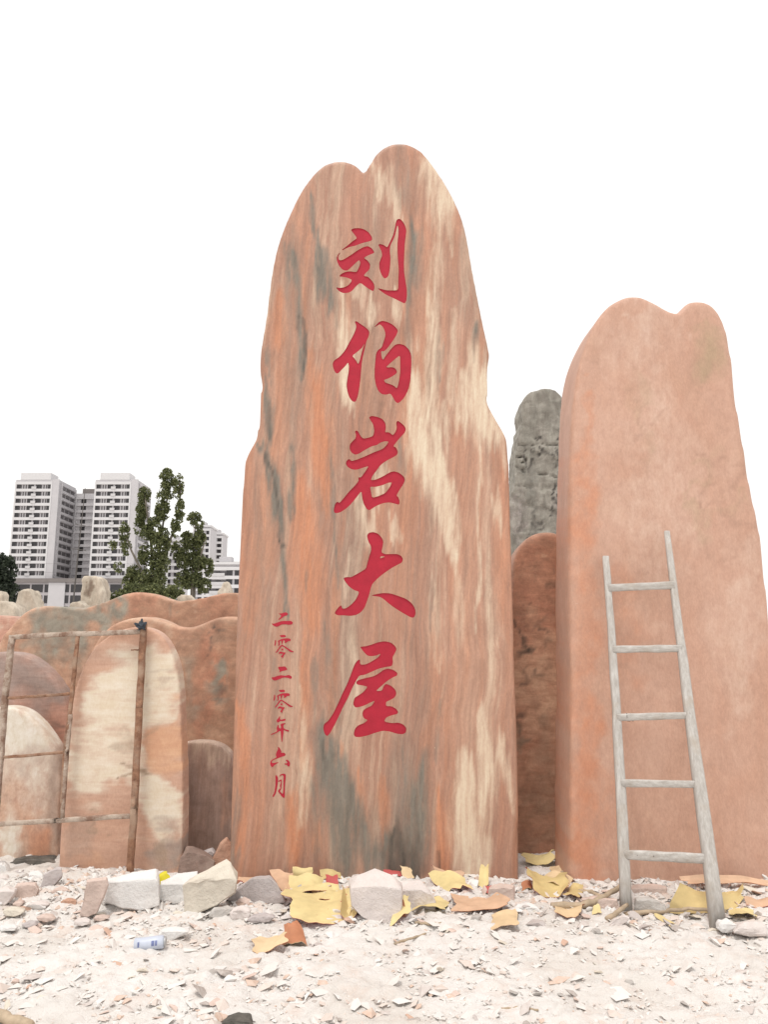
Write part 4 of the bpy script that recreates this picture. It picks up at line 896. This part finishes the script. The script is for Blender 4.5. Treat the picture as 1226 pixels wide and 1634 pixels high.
sheet('curled olive-yellow film beside the ladder rail', [(1152,1432,5.0),(1190,1424,5.02),(1186,1444,4.9),(1150,1456,4.8)], 'ochre', 'yellow', .03, 25, crumple=.6)
sheet('yellow crinkled scrap lying low beside the ladder foot', [(1166,1456,4.8),(1206,1456,4.8),(1208,1468,4.66),(1170,1470,4.64)], 'yellow', 'ochre', .02, 26, crumple=.5)
sheet('rusty tan film roll at the edge of the salmon stone', [(1190,1440,4.98),(1232,1440,4.98),(1232,1454,4.85),(1192,1452,4.85)], 'peach', 'red', .02, 27)
sheet('thin yellow strip among chips in front of the long thin plank', [(1044,1470,4.68),(1060,1472,4.66),(1080,1486,4.5),(1070,1488,4.48)], 'yellow', 'tan', .008, 28, nu=10, nv=6)
sheet('bright lemon plastic scrap caught between two white blocks', [(250,1384,5.2),(264,1378,5.24),(277,1394,5.2),(256,1398,5.16)], 'lemon', 'lemon', .012, 29, nu=8, crumple=.7)
sheet('lone rust film curl standing on the open white dust', [(452,1492,4.43),(478,1484,4.45),(492,1524,4.24),(450,1524,4.24)], 'rust', 'tan', .03, 30, crumple=.9)
sheet('tan film strip trailing from the lone rust curl', [(402,1528,4.22),(455,1518,4.26),(456,1532,4.17),(404,1544,4.1)], 'tan', 'rust', .012, 31, crumple=.7)

sheet('second yellow fold tucked under the folded film beside the mauve slab', [(496,1428,5.06),(540,1420,5.1),(545,1450,4.88),(500,1454,4.86)], 'yellow', 'red', .025, 32, crumple=.6)
sheet('peach strip of film lying along the stele base behind the mauve slab', [(380,1392,5.36),(440,1394,5.36),(446,1404,5.28),(384,1402,5.28)], 'peach', 'red', .015, 33, crumple=.5)
sheet('brown pointed flake of film leaning on the stele behind the rounded rosy block', [(640,1384,5.36),(656,1388,5.36),(662,1404,5.3),(644,1406,5.3)], 'tan', 'rust', .01, 34, nu=8)
sheet('crimson scrap behind the largest white block at the stele foot', [(612,1394,5.37),(640,1396,5.37),(640,1406,5.33),(612,1404,5.33)], 'red', 'red', .008, 35, nu=8, nv=6)
sheet('tan ragged film wrapped over chips in front of the salmon stone corner', [(905,1428,5.1),(930,1424,5.12),(928,1448,4.9),(900,1446,4.92)], 'ochre', 'rust', .02, 36, crumple=.7)
sheet('tan flake leaning in the gap beside the short stick', [(880,1388,5.6),(912,1384,5.6),(910,1398,5.45),(878,1398,5.45)], 'tan', 'ochre', .015, 37, crumple=.6)

# ------------------------------------------------------------------ sticks and planks
m_stick = plain('dry_branch_bark', (0.42, 0.33, 0.235), 0.9, 0.25, 16, 0.006, bscale=60)
def stick(label, pp, r, seed, name='dry_stick'):
    rr = random.Random(seed); pts = [P(*p) for p in pp]
    lo_ = min(p.z-ghf(p.x, p.y) for p in pts); pts = [p+Vector((0, 0, r*.55-lo_)) for p in pts]
    q = []
    for a, c in zip(pts[:-1], pts[1:]):
        for i in range(5): q.append(a.lerp(c, i/5)+Vector((rr.uniform(-.003, .003),)*3))
    q.append(pts[-1]); N = len(q)
    o = tube(name, q, [r*(1-.35*i/N)*(1+rr.uniform(-.1, .1)) for i in range(N)], m_stick, None, n=8, jit=.08, rng=rr)
    local(o, (sum(p.x for p in q)/N, sum(p.y for p in q)/N, 0)); tag(o, label, 'stick'); return o
stick('thick pale branch rising from the dust to the ladder rail', [(882,1458,4.74),(930,1456,4.74),(958,1446,4.78),(1000,1420,4.98)], .022, 1)
stick('bent stick arching down beside the crossed branch', [(872,1412,5.12),(905,1420,5.08),(945,1422,5.02),(968,1434,4.93),(984,1448,4.80)], .016, 2)
stick('long thin weathered plank lying between the ladder feet', [(998,1462,4.70),(1050,1458,4.74),(1100,1454,4.76),(1160,1458,4.72)], .013, 3)
stick('thin stick slanting up in the gap against the salmon stone', [(862,1406,5.36),(885,1402,5.40),(914,1386,5.52)], .013, 4)
stick('short stick below the slanting stick in the gap', [(868,1412,5.28),(895,1404,5.34),(914,1396,5.42)], .009, 5)
stick('stout mauve stick end poking out of the rubble by the ladder', [(970,1480,4.55),(984,1470,4.62),(1002,1456,4.72)], .016, 6)
stick('grey splinter lying flat in front of the ragged yellow film', [(630,1512,4.26),(655,1504,4.31),(680,1496,4.37)], .007, 7)
stick('twig lying before the splinter with bark gone', [(663,1484,4.48),(690,1486,4.46),(712,1484,4.48)], .008, 8)
stick('brown broken timber end at the edge of the white dust', [(-60,1606,3.54),(-5,1624,3.45),(48,1642,3.36)], .03, 9, 'timber_offcut')
stick('thin red-brown stick lying on the open dust', [(800,1608,3.56),(830,1606,3.575),(860,1609,3.55)], .006, 10)

# ------------------------------------------------------------------ drinks can
can = empty('drinks_can', G(238, 1518)); tag(can, 'pale blue crushed drinks can lying on its side in the dust', 'can')
m_can = plain('pale_blue_can', (0.50, 0.54, 0.63), 0.45, 0.06, 14, 0.001, 0.5); m_alu = plain('dull_aluminium', (0.45, 0.45, 0.45), 0.45, 0.1, 20, metal=.6)
m_print = plain('faded_blue_print', (0.16, 0.19, 0.36), 0.6, 0.2, 30)
v, f = tube_data([(x, 0, 0) for x in (-.074, -.070, -.03, .03, .064, .070)], [.026, .031, .032, .032, .031, .026], n=24, ref=(0, 0, 1))
v = [Vector((p[0], p[1], p[2]-.005*math.exp(-((p[0]+.01)/.025)**2)*(1 if p[2] > 0 else 0))) for p in v]
link('body', pymesh('body', v, f, True), can, m_can)
tube('rim', [(.070, 0, 0), (.078, 0, 0), (.080, 0, 0)], [.0245, .026, .023], m_alu, can, n=24, ref=(0, 0, 1))
for px_, w_ in ((-.055, .008), (.012, .014), (.03, .01)):
    me = MB(); n_ = 6
    vv = []; ff = []
    for k in range(n_+1):
        a = math.radians(195+k*7); vv += [(px_, .0325*math.cos(a)*.0-.0326*math.sin(math.radians(55+k*7)), .0326*math.cos(math.radians(55+k*7))), (px_+w_, -.0326*math.sin(math.radians(55+k*7)), .0326*math.cos(math.radians(55+k*7)))]
    for k in range(n_): ff.append((2*k, 2*k+1, 2*k+3, 2*k+2))
    link('printed_mark', pymesh('mark', vv, ff), can, m_print)
can.location.z = ghf(can.location.x, can.location.y)+.026; can.rotation_euler = (0, -.05, math.radians(8))

# ------------------------------------------------------------------ trees
def leafcloud(name, blobs, N, size, mat, parent, seed, Y, dy):
    """blobs: pixel ellipses (x, y, rx, ry, weight) of a crown standing Y metres away"""
    g = np.random.default_rng(seed); o = parent.location
    wts = np.array([b[2]*b[3]*b[4] for b in blobs]); wts = wts/wts.sum()
    which = g.choice(len(blobs), N, p=wts); V = []; sc_ = Y/F
    cs = np.array([P(b[0], b[1], Y)[:] for b in blobs])[which]; rx = np.array([b[2] for b in blobs])[which]*sc_; rz = np.array([b[3] for b in blobs])[which]*sc_
    d = g.normal(0, 1, (N, 3)); d /= np.linalg.norm(d, axis=1)[:, None]; rad = g.random(N)**(1/2.2)
    # gather the leaves into sprays so that gaps stay open between them
    pos = np.stack([cs[:, 0]+d[:, 0]*rx*rad, cs[:, 1]+d[:, 1]*np.minimum(rx, dy)*rad, cs[:, 2]+d[:, 2]*rz*rad], -1)
    keep = fbm(pos[:, 0]*4.6, pos[:, 1]*4.6, pos[:, 2]*4.6, seed, 2) > -.10
    pos = pos[keep]; n = len(pos)
    nv_ = g.normal(0, 1, (n, 3)); nv_ /= np.linalg.norm(nv_, axis=1)[:, None]
    t1 = np.cross(nv_, g.normal(0, 1, (n, 3))); t1 /= np.linalg.norm(t1, axis=1)[:, None]; t2 = np.cross(nv_, t1)
    s = size*g.uniform(.6, 1.3, n)[:, None]
    q = np.stack([pos-t1*s*.5, pos+t2*s*.42+nv_*s*.1, pos+t1*s*.62, pos-t2*s*.42+nv_*s*.1], 1)-np.array(o[:])
    me = npmesh(name, q.reshape(-1, 3), np.arange(n*4).reshape(n, 4)); fattr(me, 'tone', np.repeat(g.random(n), 4))
    return link(name, me, parent, mat)
def leafmat(name, a, c):
    b = NB(name, 0.6, 0.3); t = b.attr('tone')
    b.b.inputs['Transmission Weight'].default_value = 0
    m = b.col(b.mix(t, a, c))
    tr = b.n('ShaderNodeBsdfTranslucent'); b.l(b.mix(t, a, c), tr.inputs['Color'])
    mx_ = b.n('ShaderNodeMixShader'); mx_.inputs[0].default_value = .3
    b.l(b.b.outputs[0], mx_.inputs[1]); b.l(tr.outputs[0], mx_.inputs[2])
    b.l(mx_.outputs[0], b.t.nodes['Material Output'].inputs['Surface']); return m
m_leaf = leafmat('poplar_leaf', (0.075, 0.09, 0.04), (0.20, 0.215, 0.09)); m_dleaf = leafmat('evergreen_leaf', (0.022, 0.030, 0.022), (0.05, 0.065, 0.04)); m_bark = plain('grey_bark', (0.16, 0.14, 0.115), 0.9, .25, 8)
def tree(label, base, Y, stems, blobs, N, size, mat, seed, name='poplar_tree', dy=1.4):
    b0 = P(base, 1000, Y); e = empty(name, (b0.x, Y, 0)); tag(e, label, 'tree')
    rr = random.Random(seed); tv, tf = [], []
    for st in stems:
        pts = [Vector((b0.x, Y, -.1))]+[P(x, y, Y+rr.uniform(-.3, .3)) for x, y in st]
        q = []
        for a, c in zip(pts[:-1], pts[1:]): q += seg(a, c, 5)[:-1]
        q.append(pts[-1]); N_ = len(q)
        v, f = tube_data([p-e.location for p in q], [.11*(1-.88*i/N_) for i in range(N_)], n=6)
        k = len(tv); tv += v; tf += [tuple(k+i for i in t) for t in f]
    link('trunk', pymesh('trunk', tv, tf, True), e, m_bark)
    leafcloud('crown', blobs, N, size, mat, e, seed, Y, dy)
    return e
tree('tall open-crowned poplar with several leafy leaders standing before the white tower block', 250, 40,
  [[(250,930),(256,860),(266,800),(268,755)],[(245,930),(240,860),(232,800),(230,785)],[(256,900),(280,840),(288,790),(286,770)],[(240,940),(210,880),(196,845)]],
  [(266,766,13,20,1),(284,776,10,22,.8),(262,792,15,12,.7),(287,815,8,22,.8),(280,840,8,20,.8),(259,815,13,18,1.3),(247,842,14,22,1.3),(230,790,11,14,.9),(226,815,10,20,1),(222,840,9,18,.9),(236,850,12,14,1),(256,865,16,28,1.3),
   (198,850,9,20,.8),(200,875,10,14,.8),(180,870,7,8,.5),(232,885,12,20,1),(255,900,16,20,1.1),(214,915,14,14,1),(240,925,26,18,1.2),(188,905,8,10,.5),(205,930,12,12,.8)], 30000, .115, m_leaf, 5)
tree('lower bushy poplar growing beside the tall open-crowned poplar', 308, 42,
  [[(306,930),(308,880),(312,835)],[(310,930),(322,880),(328,860)]],
  [(310,828,13,12,.7),(318,835,8,14,.6),(300,862,14,16,1),(318,862,11,18,1),(296,890,16,22,1.2),(316,900,14,24,1.2),(333,905,9,16,.6),(300,925,22,16,1.1),(325,935,12,14,.8),(280,880,8,18,.7)], 17000, .115, m_leaf, 8)
tree('low green bush at the foot of the poplars behind the wavy crest', 235, 38, [[(235,945)],[(215,945)]],
  [(190,952,18,12,1),(215,945,20,14,1),(245,945,24,14,1),(275,945,20,12,1),(175,962,10,8,.8)], 8000, .13, m_leaf, 12, 'bush')
tree('dark dense evergreen standing beside the podium of the tower block', -5, 60, [[(-5,930),(-4,890)]],
  [(-8,900,22,22,1),(4,915,22,26,1.2),(-6,945,34,30,1.3),(12,900,10,14,.7)], 7000, .26, m_dleaf, 14, 'evergreen_tree', 2.5)

# ------------------------------------------------------------------ far buildings
m_wall = plain('white_rendered_wall', (0.50, 0.485, 0.50), 0.9, 0.04, .3); m_wall2 = plain('grey_white_render', (0.50, 0.485, 0.50), 0.9, 0.05, .3)
m_spand = plain('white_spandrel', (0.60, 0.59, 0.60), 0.9, 0.03, .3); m_pod = plain('grey_podium_cladding', (0.40, 0.375, 0.39), 0.85, 0.08, .2)
m_corn = plain('dark_cornice', (0.20, 0.18, 0.175), 0.8, .1, .3)
m_glass = plain('dark_window_glass', (0.035, 0.032, 0.035), 0.2, .5, .15, spec=.5); m_gl2 = plain('grey_window_glass', (0.10, 0.09, 0.095), 0.3, .4, .2, spec=.5)
m_bal = plain('balcony_rail', (0.52, 0.51, 0.52), 0.8, .06, .4)
WM = {}
def wmesh(kind):
    if kind in WM: return WM[kind]
    m = MB()
    if kind == 'square': m.box(-.85, .85, -.08, .05, 0, 1.75)
    elif kind == 'dark': m.box(-1.05, 1.05, -.08, .05, -.1, 1.8)
    elif kind == 'band4': [m.box(-1.85+i*1.0, -1.35+i*1.0, -.08, .05, .05, 1.6) for i in range(4)]
    elif kind == 'band3': [m.box(-1.35+i*1.05, -.85+i*1.05, -.08, .05, .05, 1.6) for i in range(3)]
    elif kind == 'wide': m.box(-1.8, 1.8, -.08, .05, 0, 1.5)
    elif kind == 'pod': m.box(-2.2, 2.2, -.08, .05, 0, 3.0)
    me = pymesh('window', m.v, m.f)
    me.materials.append({'band4': m_gl2, 'band3': m_gl2, 'wide': m_gl2}.get(kind, m_glass)); WM[kind] = me; return me
def facade(parent, org, rot, width, zb, floors, fh, layout, spm=None, balcony=None):
    M = Matrix.Translation(org) @ Matrix.Rotation(rot, 4, 'Z')
    sm = MB().box(0, width, -.55, 0, 0, fh*.38); sme = pymesh('spandrel', sm.v, sm.f); sme.materials.append(spm or m_spand)
    for k in range(floors+1):
        o = link('spandrel', sme, parent); o.matrix_local = M @ Matrix.Translation((0, 0, zb+k*fh-fh*.38))
    for k in range(floors):
        for s, kind in layout:
            o = link('window_band' if kind.startswith('band') else 'window', wmesh(kind), parent)
            o.matrix_local = M @ Matrix.Translation((s*width, 0, zb+k*fh+.06))
        for s, wd in (balcony or []):
            key = ('bal', wd)
            if key not in WM:
                bb = MB().box(-wd/2, wd/2, -.75, -.58, 0, 1.0); WM[key] = pymesh('balcony', bb.v, bb.f); WM[key].materials.append(m_bal)
            o = link('balcony', WM[key], parent); o.matrix_local = M @ Matrix.Translation((s*width, 0, zb+k*fh-.1))
    pm = MB().box(-.01, .55, -.6, .02, zb-fh*.38, zb+floors*fh+.02).box(width-.55, width+.01, -.6, .02, zb-fh*.38, zb+floors*fh+.02)
    o = pm.build('pier', spm or m_spand, parent); o.matrix_local = M
BY = 300.0
def bx(px): return P(px, 900, BY).x
def bz(py, Y=BY): return P(100, py, Y).z
ap = empty('tower_block', (bx(100), BY, 0)); tag(ap, 'pair of linked white high-rise apartment wings with rows of dark windows', 'building')
zt, zb = bz(771), bz(923); nf = 13; fh = (zt-zb)/nf*.985
X0, X1, X2, X3 = bx(14)-bx(100), bx(84)-bx(100), bx(143.5)-bx(100), bx(212)-bx(100); DP = 17.0
front = [(.075,'square'),(.26,'band4'),(.42,'dark'),(.62,'dark'),(.77,'band3'),(.93,'square')]
for a, c in ((X0, X1), (X2, X3)):
    wing = MB().box(a, c, .0, DP, zb-.3, zt+1.4).build('wing_wall', m_wall, ap)
    wf = .86*(c-a)
    facade(ap, Vector((a, 0, 0)), 0, wf, zb+fh*.38, nf, fh, front, None, [(.515, 1.9)])
    MB().box(a+wf, c+.3, -.45, .0, zb-.3, zt+1.5).build('corner_wall', m_wall2, ap)
    facade(ap, Vector((c, 2.0, 0)), math.pi/2, DP-2.5, zb+fh*.38, nf, fh, [(.2,'wide'),(.5,'wide'),(.8,'wide')], m_wall2)
    crown = MB().box(a+1.8, a+(c-a)*.80, -.1, 7, zt+1.4, zt+4.2).build('roof_parapet', m_spand, ap)
MB().box(X1+.01, X2-.01, DP-1.0, DP+9, zb-.3, zt-1.0).build('core_wall', m_wall2, ap)
facade(ap, Vector((X1+.8, DP-1.0, 0)), 0, X2-X1-1.4, zb+fh*.38, nf-1, fh, [(.25,'dark'),(.75,'dark')], m_wall2)
MB().box(X1+2.5, X2-.6, DP+1, DP+6, zt-1.0, zt+1.4).build('lift_house', m_corn, ap)
MB().box(X0-3, X3+8, -3.0, DP+6, -.5, zb-1.8).build('podium', m_pod, ap)
MB().box(X0-4, X3+9, -4.0, DP+7, zb-1.8, zb-.3).build('cornice', m_corn, ap)
for k in range(6):
    for i in range(11):
        o = link('podium_window', wmesh('pod'), ap); o.location = (X0+3+i*(X3-X0+2)/10, -3.0, zb-5.6-k*4.2)
MB().box(bx(86)-bx(100), bx(112)-bx(100), -3.6, -3.0, 0, zb-1.9).build('blank_panel', m_wall2, ap)

def block(label, name, px0, px1, py, Y, floors, depth, layout, seed, balc=None):
    a, c = P(px0, 900, Y).x, P(px1, 900, Y).x; z = P((px0+px1)/2, py, Y).z
    e = empty(name, (a, Y, 0)); tag(e, label, 'building'); w_ = c-a; f_ = 3.0
    MB().box(0, w_, 0, depth, -.5, z).build('wall', m_wall, e)
    n_ = min(floors, int((z-4)/f_)); facade(e, Vector((0, 0, 0)), 0, w_, z-.8-n_*f_, n_, f_, layout, None, balc)
    MB().box(-.5, w_+.5, -.7, depth+.3, z, z+.9).build('roof_parapet', m_spand, e)
    MB().box(w_*.3, w_*.6, depth*.3, depth*.6, z+.9, z+3.2).build('lift_house', m_wall2, e)
block('slim white tower partly hidden by the lower bushy poplar', 'white_tower', 306, 334, 841, 380, 20, 14, [(.15,'square'),(.85,'square'),(.5,'square')], 1)
block('narrow white tower with dark recessed balconies beyond the poplars', 'balcony_tower', 335, 354, 853, 400, 18, 12, [(.3,'dark'),(.72,'dark')], 2, [(.3, 2.2)])
block('low white apartment block with long dark balconies beside the stele edge', 'low_apartment_block', 325, 392, 901, 260, 12, 14, [(.12,'dark'),(.30,'wide'),(.42,'wide'),(.62,'dark'),(.82,'dark')], 3, [(.34, 5.0)])
block('white flats seen through the gap in the poplar crowns', 'white_flats', 262, 290, 864, 340, 18, 12, [(.25,'dark'),(.7,'dark')], 4)

# ------------------------------------------------------------------ utility pole, wires, street lamp
m_pole = plain('dark_pole', (0.10, 0.09, 0.085), 0.8, .2, 2); m_lamp = plain('pale_grey_steel', (0.52, 0.52, 0.52), 0.6, .1, 2)
up_ = empty('utility_pole', (P(118, 900, 120).x, 120, 0)); tag(up_, 'thin dark utility pole with crossarms before the tower block', 'utility pole')
ztop = P(118, 779, 120).z
tube('pole', [(0, 0, -.3), (.5, 0, ztop*.6), (.9, 0, ztop)], [.14, .10, .05], m_pole, up_, n=8)
for py, wd in ((877, 1.1), (838, .8)):
    z_ = P(118, py, 120).z; tube('crossarm', [(-wd+.55, 0, z_+.15), (wd+.55, 0, z_-.12)], .055, m_pole, up_, n=6)
for py in (895, 909):
    a, c = P(-60, py+1, 119.5), P(420, py-1, 119.5); mid = (a+c)/2; mid.z -= .5
    o = tube('overhead_wire', [a, a.lerp(mid, .5)+Vector((0, 0, -.12)), mid, c.lerp(mid, .5)+Vector((0, 0, -.12)), c], .012, m_pole, None, n=5)
    local(o, mid); tag(o, ('upper' if py == 895 else 'lower')+' thin overhead wire strung past the utility pole', 'wire')
la = empty('street_lamp', (P(265, 900, 70).x, 70, 0)); tag(la, 'pale street lamp with curved arm among the poplar leaves', 'street lamp')
zl = P(265, 866, 70).z
tube('pole', [(0, 0, -.2), (.1, 0, zl*.7), (.2, 0, zl-1.0), (.5, 0, zl-.25), (1.1, 0, zl), (1.9, 0, zl-.05)], [.11, .09, .075, .06, .055, .05], m_lamp, la, n=8)
tube('lamp_head', [(1.8, 0, zl-.05), (2.1, 0, zl-.1), (2.5, 0, zl-.12)], [.08, .14, .09], m_lamp, la, n=8, flat=.5)
